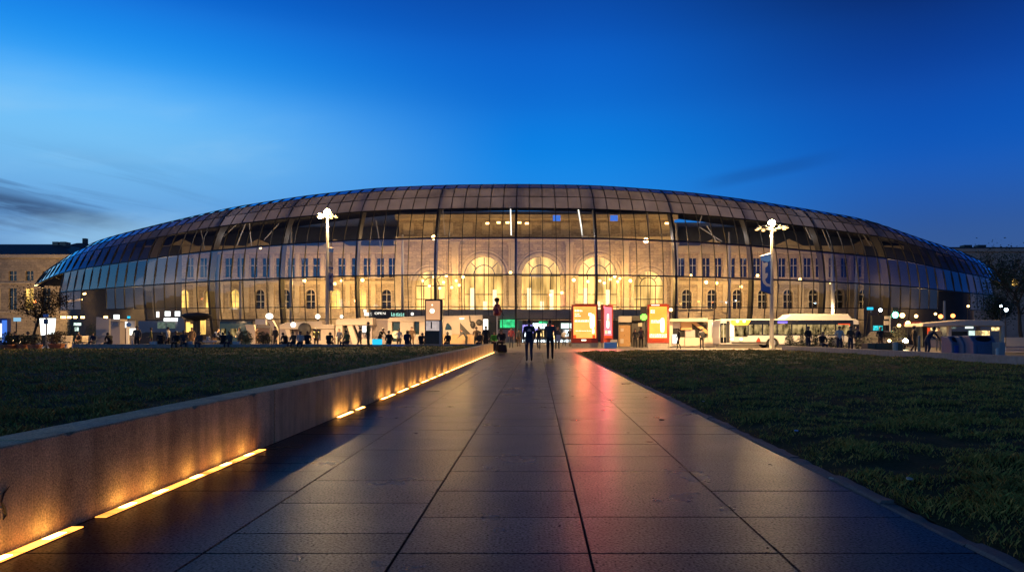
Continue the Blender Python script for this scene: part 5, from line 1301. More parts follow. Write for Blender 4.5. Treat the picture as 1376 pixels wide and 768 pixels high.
b = MB(); b.bx(wx(652.5, 59) - .08, wx(652.5, 59) + .08, 59.1, 59.25, -.012, wz(446, 59)); b.build('post', M['steel'], t)
t = stall('dark_kiosk_sign', 'plain dark board above the lantern, left of the green screen', 'sign', 657, 62)
b = MB(); b.pbox(649, 423.5, 667, 432, 62, .3); b.build('board', M['dark'], t); b = MB(); b.pbox(666, 432, 667.6, 464.5, 62.05, .15); b.build('post', M['steel'], t)
# red guardsman figure on its pole
Y = 52; x = wx(668, Y)
t = T('guard_figure', 'small maroon coated figure with a tall black hat on a white pole', 'ornament', (x, Y, -.012))
b = MB(); b.tube([(x, Y, -.012), (x, Y, wz(424, Y))], .045, n=8); b.build('pole', M['white'], t)
b = MB(); z = wz(424, Y); b.lathe((x, Y, z), [(.14, 0), (.26, .06), (.29, .22), (.24, .42), (.20, .55), (.23, .72), (.20, .82), (.07, .88)], 16); b.build('coat', M['cloth_red'], t, smooth=True)
b = MB(); b.ball((x, Y, z + .98), .125, 12, 8); b.build('head', M['skin'], t, smooth=True)
b = MB(); b.lathe((x - .02, Y, z + 1.04), [(.14, 0), (.19, .08), (.20, .17), (.17, .25), (.08, .29)], 14); b.build('hat', M['black'], t, smooth=True)
b = MB(); b.tube([(x + .2, Y, z + .66), (x + .27, Y - .08, z + .45), (x + .33, Y - .1, z + .25)], [.06, .055, .04], n=8); b.tube([(x - .2, Y, z + .66), (x - .27, Y - .08, z + .45), (x - .2, Y - .2, z + .35)], [.06, .055, .04], n=8); b.build('arm', M['cloth_red'], t, smooth=True)
b = MB(); b.tube([(x + .33, Y - .1, z + .3), (x + .52, Y - .1, z - .02)], .025, n=6); b.build('baton', M['dark'], t)
b = MB()
for k in range(5): b.ball((x + random.uniform(-.12, .12), Y - .235, z + .25 + k * .11), .022, 8, 6)
b.build('buttons', M['logo'], t)

# advertising boards with lit screens
def ad_board(name, label, pxc, Y, w, h, rot, screen, prints, base_h=.42, extra=None):
    X = wx(pxc, Y); t = T(name, label, 'advertising board', (X, Y, -.012))
    W, D = w, .28
    b = MB(); fr = .17
    for (x0, x1, z0, z1) in ((-W / 2, W / 2, h - fr * 1.0, h), (-W / 2, W / 2, base_h, base_h + .42), (-W / 2, -W / 2 + fr, base_h + .42, h - fr), (W / 2 - fr, W / 2, base_h + .42, h - fr)): b.bx(x0, x1, -D / 2, D / 2, z0, z1)
    b.build('frame', M['red_and_bloom'], None, bevel=.015).parent = t
    b = MB(); b.bx(-W / 2 + .03, W / 2 - .03, -D / 2 + .03, D / 2 - .03, 0, base_h); b.build('plinth', M['concrete'], None).parent = t
    x0, x1, z0, z1 = -W / 2 + fr + .002, W / 2 - fr - .002, base_h + .422, h - fr - .002
    for s in (-1, 1):
        b = MB(); yy_ = s * (D / 2 - .05); b.bx(x0, x1, min(yy_, yy_ - s * .03), max(yy_, yy_ - s * .03), z0, z1); o = b.build('screen', screen, None); o.parent = t
        if s < 0:
            for (u0, u1, v0, v1, m) in prints:
                q = MB()
                if u1 - u0 > .2 and v1 - v0 < .13 and m == 'e_print':      # a line of words
                    lines_ = 1 if v1 - v0 < .085 else 2
                    for li in range(lines_):
                        va, vb_ = v0 + (v1 - v0) * (li + .06) / lines_, v0 + (v1 - v0) * (li + .86) / lines_; u = u0
                        while u < u1 - .01:
                            wd = random.uniform(.04, .13); ue = min(u1, u + wd)
                            nl_ = max(1, int((ue - u) / .022))
                            for gl in range(nl_):
                                ga, gb = u + (ue - u) * gl / nl_, u + (ue - u) * (gl + .72) / nl_; hh_ = random.choice((0, 0, .22))
                                q.bx(x0 + (x1 - x0) * ga, x0 + (x1 - x0) * gb, yy_ - .008, yy_ - .002, z1 - (z1 - z0) * vb_, z1 - (z1 - z0) * (va + (vb_ - va) * hh_))
                            u = ue + .022
                else:
                    cx_, cz_, rx_, rz_ = x0 + (x1 - x0) * (u0 + u1) / 2, z1 - (z1 - z0) * (v0 + v1) / 2, (x1 - x0) * (u1 - u0) / 2, (z1 - z0) * (v1 - v0) / 2
                    e_ = .55 if m == 'e_print' else .3
                    q.prism([(cx_ + rx_ * math.copysign(abs(math.cos(a)) ** e_, math.cos(a)), cz_ + rz_ * math.copysign(abs(math.sin(a)) ** e_, math.sin(a))) for a in [2 * math.pi * (k_ + .5) / 28 for k_ in range(28)]], yy_ - .008, yy_ - .002)
                oo = q.build('print', M[m], None); oo.parent = o
    b = MB(); b.bx(-W * .38, W * .38, -D / 2 - .40, -D / 2 - .30, h - .02, h + .05); b.bx(-.03, .03, -D / 2 - .30, -D / 2 + .02, h + .002, h + .03); b.build('added_bar', M['red_and_bloom'], None).parent = t  # bar added as an invented mount for the red spots
    t.rotation_euler = (0, 0, R(rot))
    return t, X
Y = 62
hB = wz(409, Y) + .012; wB = (803.5 - 768) * Y / F
pr = [(.06, .40, .10, .17, 'e_print'), (.06, .28, .22, .255, 'e_print'), (.06, .32, .28, .32, 'e_print'), (.06, .68, .42, .50, 'e_print'), (.10, .80, .76, .785, 'e_print'), (.72, .94, .24, .70, 'e_print'), (.66, .80, .20, .30, 'e_print'), (.82, .93, .71, .86, 'e_print'), (0, .12, .90, 1.0, 'e_redband'), (.84, .97, .90, 1.0, 'e_redband')]
t, X = ad_board('advertising_board', 'big lit orange advertising board in a bloom-tinted red frame facing the path', 785.7, Y, wB, hB, 0, M['e_screen'], pr)
b = MB(); b.bx(-.3, .12, -.16, -.142, .60, .72); o = b.build('maker_plate', M['e_print'], None); o.parent = t
t, X2 = ad_board('advertising_board', 'narrow looking pink lit board standing at an angle beside the big orange one', 815.6, Y + .55, 2.2, hB - .02, 62, M['e_pink'], [(.32, .66, .42, .68, 'e_print'), (.38, .62, .22, .44, 'e_print'), (.46, .62, .36, .46, 'e_cross'), (.16, .40, .76, .86, 'e_shelf_c'), (.5, .84, .76, .86, 'e_print'), (0, 1, .92, 1.0, 'e_redband')])
t, X3 = ad_board('advertising_board', 'lit yellow advertising board in a bloom-tinted dark red frame standing alone right of the kiosk', 884.2, Y - 1, (899 - 870) * (Y - 1) / F, wz(409, Y - 1) + .012, 0, M['e_screen2'], [(.07, .30, .10, .22, 'e_print'), (.10, .86, .42, .53, 'e_print'), (.62, .86, .36, .82, 'e_print'), (.02, .98, .86, .985, 'e_print')])
b = MB(); b.bx(-.6, .1, -.155, -.142, hB - .13, hB - .05); o = b.build('lettering', M['e_print'], None); o.parent = t
b = MB(); b.bx(-.5, .5, -.155, -.142, .60, .72); o = b.build('lettering', M['e_redband'], None); o.parent = t
b = MB(); p = Vector(gp(820, 58)); b.box(p + Vector((0, 0, .27)), (1.0, .5, .5)); tag(b.build('blue_crate', M['skyblue'], loc=p, bevel=.02), 'light blue crate at the foot of the pink lit board', 'crate')
t = stall('sandwich_board', 'small pale board on dark legs beside the pink lit board', 'sign', 825, 60)
b = MB(); b.pbox(820.5, 456, 829.5, 459.2, 60, .1); b.build('panel', M['cream'], t); b = MB(); b.pbox(821, 459.4, 829, 466.8, 60.02, .06); b.build('lower_panel', M['black'], t)
# added red spots at the board tops, drawing coloured streaks down the path
for (bx_, by_, e, col) in ((786, 62, 1000, (1, .16, .07)), (815, 62.2, 1150, (1, .11, .14)), (884, 61, 260, (1, .20, .07))):
    l = at(bx_, 412, by_ - .45); light('streak_spot', 'SPOT', tuple(l), e, col, .25, Vector((-l.x * .9, -l.y, -3.5)).to_track_quat('-Z', 'Y').to_euler(), spot_size=R(75), spot_blend=.9)
# timber kiosk, pharmacy cross
Y = 68
t = stall('timber_kiosk', 'narrow timber door kiosk with a pale sign board above', 'kiosk', 840, Y)
b = MB(); b.pbox(832, 436.6, 847, 465, Y, .8); b.build('door_panel', M['wood'], t, bevel=.02); b = MB(); b.pbox(831.6, 424.5, 848.6, 432.6, Y - .1, .7); b.build('sign_board', M['cream'], t)
b = MB(); b.pbox(832, 432.8, 847, 436.4, Y + .1, .6); b.build('gap', M['dark'], t)
b = MB(); b.pbox(834, 441, 838, 445, Y - .03, .02); b.pbox(833.5, 455, 838, 461, Y - .03, .02); b.build('notice', M['cream'], t)
b = MB(); b.pbox(848.8, 424, 868, 430.5, Y, .5); b.pbox(848.8, 430.7, 869, 465, Y + .4, .3); b.build('dark_bay', M['darkconcrete'], t)
b = MB(); b.bx(wx(839, Y) - .015, wx(839, Y) + .015, Y - .06, Y - .035, 1.0, 1.12); b.build('handle', M['steel'], t)
t = stall('pharmacy_sign', 'small dark sign box with a glowing green cross cluster left of the yellow board', 'sign', 865, 65)
b = MB(); b.pbox(861.5, 412, 869, 421.5, 65, .35); b.build('box', M['black'], t)
b = MB(); b.pbox(861, 423.4, 869.5, 428, 64.98, .2); b.pbox(863, 421.6, 867.5, 430, 65.01, .14); b.build('cross', M['e_cross'], t)
b = MB(); b.tube([at(868, 466.5, 65.3), at(868, 413, 65.3)], .06, n=8); b.build('post', M['steel'], t)
t = stall('poster_panel', 'small pale round and square notices beside the dark pair', 'notice', 858, 66)
b = MB(); b.pbox(857.6, 433.5, 862.8, 438.4, 66, .06); b.build('notice', M['cream'], t); b = MB(); b.tube([at(860.2, 464, 66.05), at(860.2, 438.5, 66.05)], .03, n=6); b.build('post', M['steel'], t)
t = stall('street_globe', 'small white globe lamp on a dark post right of the yellow board', 'lamp', 901.5, 66)
b = MB(); b.ball(at(901.5, 416, 66), .17, 12, 8); b.build('globe', M['e_lamp_small'], t, smooth=True); b = MB(); b.tube([at(901.5, 465, 66), at(901.5, 418, 66)], .08, n=8); b.build('post', M['dark'], t)
# pale open structure between the yellow board and the bus
Y = 64
t = stall('market_stall', 'pale flat roofed stall with a slanted beam between the yellow board and the bus', 'stall', 925, Y)
b = MB(); b.pix([(899.5, 428), (951, 427), (951, 432), (899.5, 432)], Y - .3, 1.6); b.build('roof_beam', M['cream'], t, bevel=.03)
b = MB(); b.pbox(899.5, 432.2, 904, 465, Y, .5); b.build('pillar', M['cream'], t)
b = MB(); b.pbox(951.2, 429, 958, 465, Y, .5); b.build('pillar', M['cream'], t)
b = MB(); b.pbox(920.5, 453.5, 951, 464.5, Y, .7); b.pbox(904.2, 453, 920.3, 464.5, Y + .1, .5); b.build('counter', M['cream'], t)
b = MB(); b.pix([(928, 432.4), (935, 432.4), (951, 444), (951, 449.5)], Y + .1, .3); b.build('slanted_beam', M['wood'], t)
b = MB(); b.pbox(904.2, 432.2, 915, 441, Y + .5, .3); b.pbox(921, 443, 934, 453, Y + .3, .4); b.build('box_shelf', M['greyp'], t)
b = MB(); b.pbox(915.2, 432.3, 930, 443, Y + .2, .5); b.build('timber_panel', M['wood'], t)
b = MB(); b.pbox(904.2, 432.2, 951, 464, Y + .95, .1); b.build('back_wall', M['dark'], t)
b = MB(); b.pbox(904.2, 449, 911, 461, Y - .15, .12); b.build('lit_panel', M['e_letters'], t)
b = MB(); b.pbox(958, 433, 965.5, 449, Y - .2, .25); b.build('light_box', M['e_letters'], t)
b = MB(); b.pbox(958.2, 449.5, 964, 465, Y, .4); b.build('side_wall', M['greyp'], t)

# ------------------------------------------------------------------ the bus
Y = 60
def bxp(px): return wx(px, Y)
t = T('bus', 'white city bus with orange destination light and a raised roof pod, right of the path', 'bus', (bxp(1060), Y, -.012))
zb, zt, zw0, zw1 = .30, 2.45, 1.08, 2.36
W = 2.5
b = MB(); x0, x1 = bxp(966.5), bxp(1155)
prof = [(x0 + .1, zb), (x0, .9), (x0 + .02, 1.8), (x0 + .10, 2.33), (x0 + .3, zt), (x1 - .3, zt), (x1 - .05, 2.28), (x1, 1.5), (x1 - .02, zb)]
xw = [bxp(1038), bxp(1122)]; rw = .56
lo = [(x1 - .02, zb)]
for c in sorted(xw, reverse=True):
    lo += [(c + rw * math.cos(math.pi * k / 8), zb + rw * math.sin(math.pi * k / 8)) for k in range(9)]
b.prism(prof[:-1] + lo, Y, Y + W); body = b.build('body', M['white'], t, bevel=.05)
b = MB(); b.bx(bxp(1003), x1 - .55, Y - .012, Y - .003, zw0, zw1); b.build('window_band', M['bus_glass'], t)
for k in range(7):
    a = bxp(1006 + k * 19.6); c = bxp(1006 + k * 19.6 + 17.6)
    if c > x1 - .8: c = x1 - .8
    q = MB(); q.bx(a, c, Y - .020, Y - .0125, zw0 + .08, zw1 - .38); q.build('window', M['e_busint'], t)
q = MB(); q.bx(bxp(976.3), bxp(980.5), Y - .014, Y - .004, .45, 2.30); q.build('door_pillar', M['black'], t)
d = MB(); d.bx(bxp(967.8), bxp(976), Y - .016, Y - .004, .42, 2.1); dd = d.build('door', M['bus_glass'], t)
d = MB(); d.bx(bxp(969), bxp(975), Y - .026, Y - .018, .9, 1.95); d.build('glazing', M['e_busint'], dd)
d = MB(); d.bx(bxp(971.8), bxp(972.3), Y - .05, Y - .027, .5, 2.05); d.build('handle', M['white'], dd)
q = MB(); q.bx(bxp(981), bxp(986), Y - .016, Y - .004, .95, 2.0); q.build('lit_panel', M['e_print'], t)
q = MB(); q.bx(bxp(987), bxp(1004.5), Y - .022, Y - .014, .98, 1.92); q.build('window', M['e_busint'], t)
q = MB(); q.pix([(983, 430), (1009, 430), (1005, 436.5), (984, 437)], Y - .06, .055); q.build('destination_sign', M['e_orange'], t)
for p_ in (991, 1000): q = MB(); q.ball(at(p_, 431.2, Y - .1), .14, 10, 7); q.build('lamp', M['e_head'] if False else M['e_lamp_small'], t)
q = MB(); q.bx(bxp(1045), bxp(1058), Y - .02, Y - .0125, 2.10, 2.27); q.build('route_display', M['e_violet'], t)
q = MB(); q.pix([(1054, 428.8), (1063, 421.6), (1140, 421.6), (1146, 428.8)], Y + .2, W - .4); q.build('roof_pod', M['white'], t, bevel=.06)
q = MB(); q.bx(bxp(1126), bxp(1142), Y - .018, Y - .0125, 1.72, 2.06); q.build('side_poster', M['e_redband'], t)
q = MB(); q.bx(x1 - .52, x1 - .06, Y - .012, Y - .003, .1 + 1.2, 2.0); q.build('rear_grille', M['black'], t)
q = MB(); q.bx(bxp(983), bxp(1030), Y - .010, Y - .003, .36, .52); q.build('skirt', M['dark'], t)
for c in xw:
    for yy_ in (Y + .02, Y + W - .32):
        q = MB(); n = 22
        vs_ = []; fs = []
        pr_ = [(.30, 0), (.46, .0), (.485, .04), (.485, .26), (.46, .30), (.30, .30)]
        for r_, u in pr_:
            for k in range(n): vs_.append((c + r_ * math.cos(2 * math.pi * k / n), yy_ + u, .473 + r_ * math.sin(2 * math.pi * k / n)))
        for i in range(len(pr_)):
            for k in range(n): j = (i + 1) % len(pr_); fs.append((i * n + k, i * n + (k + 1) % n, j * n + (k + 1) % n, j * n + k))
        q.add(vs_, fs); wo_ = q.build('wheel', M['rubber'], t, smooth=True)
        q = MB(); q.tube([(c, yy_ + .05, .473), (c, yy_ + .25, .473)], .295, n=16); q.build('rim', M['rim'], wo_)
q = MB(); q.pix([(1016, 458), (1019, 453), (1021, 455), (1022, 458.5), (1024, 461), (1018, 462)], Y - .010, .006); q.build('emblem', M['red_and_bloom'], t)
for p_ in (984, 996):
    q = MB(); q.ball(at(p_, 455.5, Y - .05), .15, 10, 7, (1, .4, .8)); q.build('headlight', M['e_lamp_small'], t)

# brown planter boxes, bollards, traffic lights, car, shelter
for i, (a, c, top, Y, lab) in enumerate(((1166, 1176, 461, 38, 'left tall brown planter box behind the right hand wall'), (1176.6, 1199, 460.5, 38.2, 'wide brown planter box behind the right hand wall'), (1206, 1214, 460.8, 37.5, 'narrow brown box right of the pale post'))):
    b = MB(); b.bx(wx(a, Y), wx(c, Y), Y, Y + .7, -.012, wz(top, Y)); tag(b.build('planter_box', M['planterbox'], loc=(wx((a + c) / 2, Y), Y, -.012), bevel=.03), lab, 'planter')
def bollard(px, Y, top, r, m, lab):
    p = Vector(gp(px, Y)); h = wz(top, Y); b = MB(); b.lathe(p, [(r * 1.2, 0), (r * 1.2, .04), (r, .06), (r, h - .12), (r * 1.12, h - .11), (r * 1.12, h - .04), (r * .5, h)], 14); tag(b.build('bollard', M[m], loc=p), lab, 'bollard')
bollard(1203, 37.5, 458.8, .13, 'cream', 'pale thick post between the brown planter boxes')
bollard(1235, 37, 450, .06, 'pole', 'thin pale post left of the blue grey containers')
bollard(1340, 27.5, 467, .055, 'white', 'short white post at the right end of the containers')
bollard(398, 47, 455, .07, 'white', 'short white post on the plaza left of the lamp pole') if False else None
Y = 62
t = T('traffic_light', 'traffic light glowing green right of the bus', 'traffic light', (wx(1203, Y), Y, -.012))
b = MB(); b.tube([(wx(1197, Y), Y + .1, -.012), (wx(1197, Y), Y + .1, wz(424, Y)), ], .08, n=8); b.build('pole', M['pole'], t)
b = MB(); b.pbox(1199.6, 412.5, 1206.6, 426, Y + .05, .25); b.tube([at(1197, 420, Y + .15), at(1201, 420, Y + .15)], .04, n=6); b.build('housing', M['black'], t)
b = MB(); b.ball(at(1203, 422.8, Y), .26, 12, 8, (1, .35, 1)); b.build('lens', M['e_signal'], t)
b = MB(); b.pbox(1189, 424.5, 1194.5, 428.5, Y + .1, .1); b.pbox(1188.5, 431, 1194.5, 436.5, Y + .1, .1); b.build('sign_plate', M['cream'], t)
for px_, py_, Y, m, r, lab in ((1212.5, 423.5, 70, 'e_lamp_small', .24, 'warm lamp just right of the green traffic light'), (1231, 424.5, 74, 'e_lamp_small', .18, 'small warm lamp above the red awning'), (1183, 416.5, 80, 'e_bluelamp', .18, 'cool white lamp above the teal display'), (1352, 416, 70, 'e_bluelamp', .16, 'cool white lamp in the dark tree at the right'), (1280.5, 424, 70, 'e_redlamp', .2, 'orange lamp above the shelter roof'), (1264, 425, 72, 'e_redlamp', .22, 'dim orange lamp left above the shelter roof'), (1220, 434, 66, 'e_lamp_small', .22, 'warm lamp under the red awning'), (1301, 411, 84, 'e_lamp_small', .14, 'small warm lamp high at the right end of the hall'), (47, 405, 90, 'e_redlamp', .2, 'small orange lamp in the crown of the left tree'), (1345, 411, 86, 'e_bluelamp', .12, 'tiny cool lamp beside the right tip of the hall'), (1257, 421.5, 80, 'e_lamp_small', .14, 'tiny warm lamp left of the grey mast'), (1208, 437, 66, 'e_lamp_small', .16, 'small warm lamp below the green traffic light')):
    p = at(px_, py_, Y); t = T('lamp_post', lab, 'lamp', (p.x, Y, -.012))
    b = MB(); b.ball(p, r, 10, 7); b.build('globe', M[m], t, smooth=True); b = MB(); b.tube([(p.x, Y + .05, -.012), (p.x, Y + .05, p.z - r * .7)], .045, n=6); b.build('post', M['steel'], t)
t = stall('route_display', 'dark post box with a teal lit display right of the bus', 'display', 1180, 66)
b = MB(); b.pbox(1172, 424, 1189, 444, 66.05, .3); b.build('box', M['black'], t); b = MB(); b.pbox(1173.5, 437.2, 1186, 443.6, 66, .04); b.build('screen', M['e_teald'], t)
b = MB(); b.tube([at(1180, 465, 66.2), at(1180, 444, 66.2)], .1, n=8); b.build('post', M['steel'], t)
t = stall('light_sign', 'small cyan lit sign high right of the bus', 'sign', 1170, 80); b = MB(); b.pbox(1166, 412.5, 1173.5, 416, 80, .2); b.build('panel', M['e_cyan'], t); b = MB(); b.tube([at(1170, 462, 80.2), at(1170, 416, 80.2)], .06, n=6); b.build('post', M['steel'], t)
Y = 68; t = stall('awning', 'red orange awning over a dark booth behind the crossing', 'awning', 1228, Y)
b = MB(); b.add([at(1214, 436, Y - 1.2), at(1238, 434.5, Y - 1.2), at(1238, 431.5, Y + .6), at(1216, 432.5, Y + .6), at(1214, 437, Y - 1.2), at(1238, 435.5, Y - 1.2), at(1238, 432.5, Y + .6), at(1216, 433.5, Y + .6)], [(0, 1, 2, 3), (7, 6, 5, 4), (0, 4, 5, 1), (1, 5, 6, 2), (2, 6, 7, 3), (3, 7, 4, 0)]); b.build('canvas', M['red_awning'], t)
b = MB(); b.pbox(1216, 436, 1240, 463, Y + .7, 1.2); b.build('booth', M['dark'], t)
for p_ in (1214.5, 1237.5): b = MB(); b.tube([at(p_, 463, Y - 1.15), at(p_, 436, Y - 1.15)], .04, n=6); b.build('post', M['steel'], t)
# the car whose headlamps face us
Y = 54; xc = wx(1206, Y); zc = -.012
t = T('car', 'dark car facing the square with glaring headlamps', 'car', (xc, Y, zc))
pr_ = [(0, .32), (.0, .62), (.25, .80), (1.05, .92), (1.65, 1.38), (2.9, 1.42), (3.6, .98), (4.2, .92), (4.25, .40), (4.1, .28)]
b = MB(); n = len(pr_); Wc = .88
vs_ = []
for s, k in ((-1, 1), (1, 1)):
    for (u, v) in pr_:
        w_ = Wc * (1 if v < .95 else .80); vs_.append((xc + s * w_, Y + u, zc + v))
fs = [tuple(range(n - 1, -1, -1)), tuple(range(n, 2 * n))] + [(i, (i + 1) % n, (i + 1) % n + n, i + n) for i in range(n)]
b.add(vs_, fs); b.build('body', mat('car paint', (.05, .045, .045), rough=.25, var=.05, spec=.6), t, bevel=.05)
b = MB(); b.add([(xc - .68, Y + 1.10, zc + .97), (xc + .68, Y + 1.10, zc + .97), (xc + .62, Y + 1.60, zc + 1.34), (xc - .62, Y + 1.60, zc + 1.34)], [(0, 1, 2, 3)]); b.v = [(p[0], p[1] - .02, p[2] + .02) for p in b.v]; b.build('windscreen', M['bus_glass'], t)
for s, r_ in ((-1, .13), (1, .2)):
    b = MB(); b.ball((wx(1195, Y) if s < 0 else wx(1216.5, Y), Y - .02, wz(457.5, Y)), r_, 12, 8, (1, .4, .8)); b.build('headlight', M['e_head'] if s > 0 else M['e_lamp'], t)
for s in (-1, 1):
    for u in (.8, 3.4):
        b = MB(); b.tube([(xc + s * .72, Y + u, zc + .32), (xc + s * .90, Y + u, zc + .32)], .32, n=18); wo_ = b.build('wheel', M['rubber'], t); b = MB(); b.tube([(xc + s * .90, Y + u, zc + .32), (xc + s * .912, Y + u, zc + .32)], .2, n=14); b.build('rim', M['rim'], wo_)
b = MB(); b.bx(xc - .5, xc + .5, Y - .02, Y - .003, zc + .4, zc + .56); b.build('grille', M['black'], t)
# shelter on the right
Y = 52
t = stall('bus_shelter', 'pale framed glass shelter with a long flat roof at the right', 'shelter', 1295, Y)
b = MB(); b.pix([(1240, 434.5), (1300, 429.5), (1344, 430), (1350, 434), (1350, 437.5), (1276, 437.5), (1240, 438.5)], Y - .6, 2.6); b.build('roof', M['cream'], t, bevel=.04)
for p_ in (1276.5, 1347.5):
    b = MB(); b.pbox(p_ - 2, 437.7, p_ + 2, 470, Y, .22); b.build('post', M['cream'], t)
b = MB(); b.pbox(1242, 438.7, 1345, 456, Y + 1.5, .04); b.build('glass_wall', M['shopglass'], t)
b = MB(); b.pbox(1242, 456.2, 1345, 466, Y + 1.45, .12); b.build('lower_panel', M['greyp'], t)
b = MB(); b.pbox(1278.6, 445, 1300, 450.5, Y + 1.2, .15); b.pbox(1240, 434, 1246, 466, Y + 1.3, .15); b.build('dark_panel', M['black'], t)
b = MB(); b.pbox(1299, 438.5, 1308, 441, Y + .3, .2); b.build('ceiling_light', M['e_cool'], t)
Y = 62; t = stall('lit_booth', 'row of lit yellow green windows of a booth seen through the shelter', 'booth', 1290, Y)
b = MB(); b.pbox(1242, 436, 1346, 466, Y + .1, 1.5); b.build('wall', M['dark'], t)
for (a, c, q0, q1, m) in ((1243, 1250, 440, 450, 'e_redband'), (1251, 1262, 440, 448, 'e_shelf_c'), (1263, 1272, 439, 449, 'e_busint'), (1302.5, 1310, 444, 452, 'e_cool'), (1311.5, 1319, 444, 452, 'e_busint'), (1320, 1330, 444, 451, 'e_shelf_c'), (1333, 1343, 439.5, 444, 'e_shelf_c'), (1254, 1274, 449, 451, 'e_busint')):
    b = MB(); b.pbox(a, q0, c, q1, Y, .08); b.build('window', M[m], t)
# recycling containers: sloped fronts with dark oval mouths
for i, (p_, w_, Y, lab) in enumerate(((1288, .52, 31, 'left blue grey recycling container with a dark round mouth'), (1303, .52, 30.6, 'middle blue grey recycling container with a dark round mouth'), (1325, 1.0, 30, 'right wide blue grey recycling container with a dark oval mouth'))):
    x = wx(p_, Y); h = wz(451.5, Y) + .012 if i < 2 else wz(450, Y)
    t = T('recycling_container', lab, 'recycling bin', (x, Y, -.012), 'blue grey recycling containers')
    b = MB(); o = -.012
    b.add([(x - w_ / 2, Y, o), (x + w_ / 2, Y, o), (x + w_ / 2, Y + .9, o), (x - w_ / 2, Y + .9, o), (x - w_ / 2, Y + .05, o + h * .72), (x + w_ / 2, Y + .05, o + h * .72), (x + w_ / 2, Y + .35, o + h), (x - w_ / 2, Y + .35, o + h), (x - w_ / 2, Y + .9, o + h), (x + w_ / 2, Y + .9, o + h)],
          [(0, 3, 2, 1), (0, 1, 5, 4), (4, 5, 6, 7), (7, 6, 9, 8), (3, 8, 9, 2), (1, 2, 9, 6, 5), (0, 4, 7, 8, 3)]); b.build('body', M['bluegrey'], t, bevel=.05)
    b = MB(); c = Vector((x, Y + .19, o + h * .86)); n = Vector((0, -h * .28, .30)).normalized(); u = Vector((1, 0, 0)); v = n.cross(u).normalized()
    vs_ = [c + n * .022 + u * (w_ * .33 * math.cos(2 * math.pi * k / 18)) + v * (.15 * math.sin(2 * math.pi * k / 18)) for k in range(18)] + [c - n * .03 + u * (w_ * .33 * math.cos(2 * math.pi * k / 18)) + v * (.15 * math.sin(2 * math.pi * k / 18)) for k in range(18)]
    b.add(vs_, [tuple(range(18))] + [(k, k + 18, (k + 1) % 18 + 18, (k + 1) % 18) for k in range(18)]); b.build('mouth', M['black'], t)
    b = MB(); b.box((x, Y + .004, o + h * .38), (w_ * .7, .05, h * .5)); b.build('front_panel', M['blue_paint'] if i == 0 else M['bluegrey'], t, bevel=.02)
b = MB(); Y = 29; b.bx(wx(1336, Y), wx(1341.5, Y), Y, Y + .6, -.012, wz(455, Y)); tag(b.build('pale_pillar', M['cream'], loc=(wx(1339, Y), Y, -.012), bevel=.02), 'pale square pillar at the right end of the containers', 'pillar') if False else None
b = MB(); Y = 29.5; b.bx(wx(1343, Y), wx(1351, Y), Y, Y + .5, -.012, wz(459.5, Y)); tag(b.build('utility_box', M['greyp'], loc=(wx(1347, Y), Y, -.012), bevel=.02), 'grey utility box at the right end of the recycling containers', 'utility box')
# mast, far wall at right
Y = 76; p = Vector(gp(1269, Y)); b = MB(); b.tube([p, (p.x, p.y, wz(404, Y))], [.18, .12], n=8); tag(b.build('grey_mast', M['pole'], loc=p), 'grey mast rising behind the shelter roof', 'mast')
Y = 70; t = stall('boundary_wall', 'low pale wall at the right edge under the dark tree', 'wall', 1380, Y)
b = MB(); b.pbox(1352, 453, 1460, 466, Y, .4); b.build('panel', M['cream'], t)
# ------------------------------------------------------------------ far left of the square
Y = 70; t = stall('light_box', 'blue edged lit box at the left edge of the picture', 'light box', 5, Y)
b = MB(); b.pbox(-6, 427.5, 9.5, 464, Y + .05, .5); b.build('frame', M['blue_paint'], t); b = MB(); b.pbox(-4, 434.5, 2, 457, Y, .04); b.build('screen', M['e_white'], t)
b = MB(); b.pbox(2.5, 430, 9, 460, Y, .04); b.build('blue_screen', M['e_blue'], t)
t = stall('light_sign', 'small pale blue lit sign on a post near the left edge', 'sign', 22, 80); b = MB(); b.pbox(18, 426.5, 26.5, 431.5, 80, .2); b.build('panel', emat('ice panel', (.35, .7, 1), .8), t); b = MB(); b.tube([at(22, 462, 80.2), at(22, 431, 80.2)], .06, n=6); b.build('post', M['steel'], t)
Y = 66; t = stall('lit_billboard', 'big glowing white panel left of the benches', 'light panel', 63, Y)
b = MB(); b.pix([(53, 427.5), (74, 427.5), (73.2, 438), (72, 448), (55, 450), (54, 438)], Y, .12); b.build('screen', M['e_white'], t)
b = MB(); b.pbox(56, 450, 60, 464.6, Y + .02, .1); b.pbox(68, 448.5, 72, 464.6, Y + .02, .1); b.build('leg', M['steel'], t)
Y = 50; t = stall('sign_post', 'thin pale post with small blue signs before the white panel', 'sign', 62, Y)
b = MB(); b.tube([(wx(62.3, Y), Y, -.012), (wx(62.3, Y), Y, wz(422, Y))], .05, n=8); b.build('post', M['pole'], t)
b = MB(); b.pbox(58, 422, 65, 425.6, Y - .09, .03); b.build('sign_plate', M['skyblue'], t); b = MB(); b.pbox(58.4, 428.4, 64.4, 435, Y - .09, .03); b.build('sign_plate', M['bluegrey'], t)
Y = 62; t = stall('sign_post', 'white post with a small round blue sign right of the mauve panel', 'sign', 171, Y)
b = MB(); b.pbox(169.5, 434, 172.5, 466.5, Y, .2); b.build('post', M['white'], t); b = MB(); b.tube([at(173, 436, Y - .08), at(173, 436, Y - .04)], .2, n=16); b.build('sign_plate', M['blue_paint'], t)
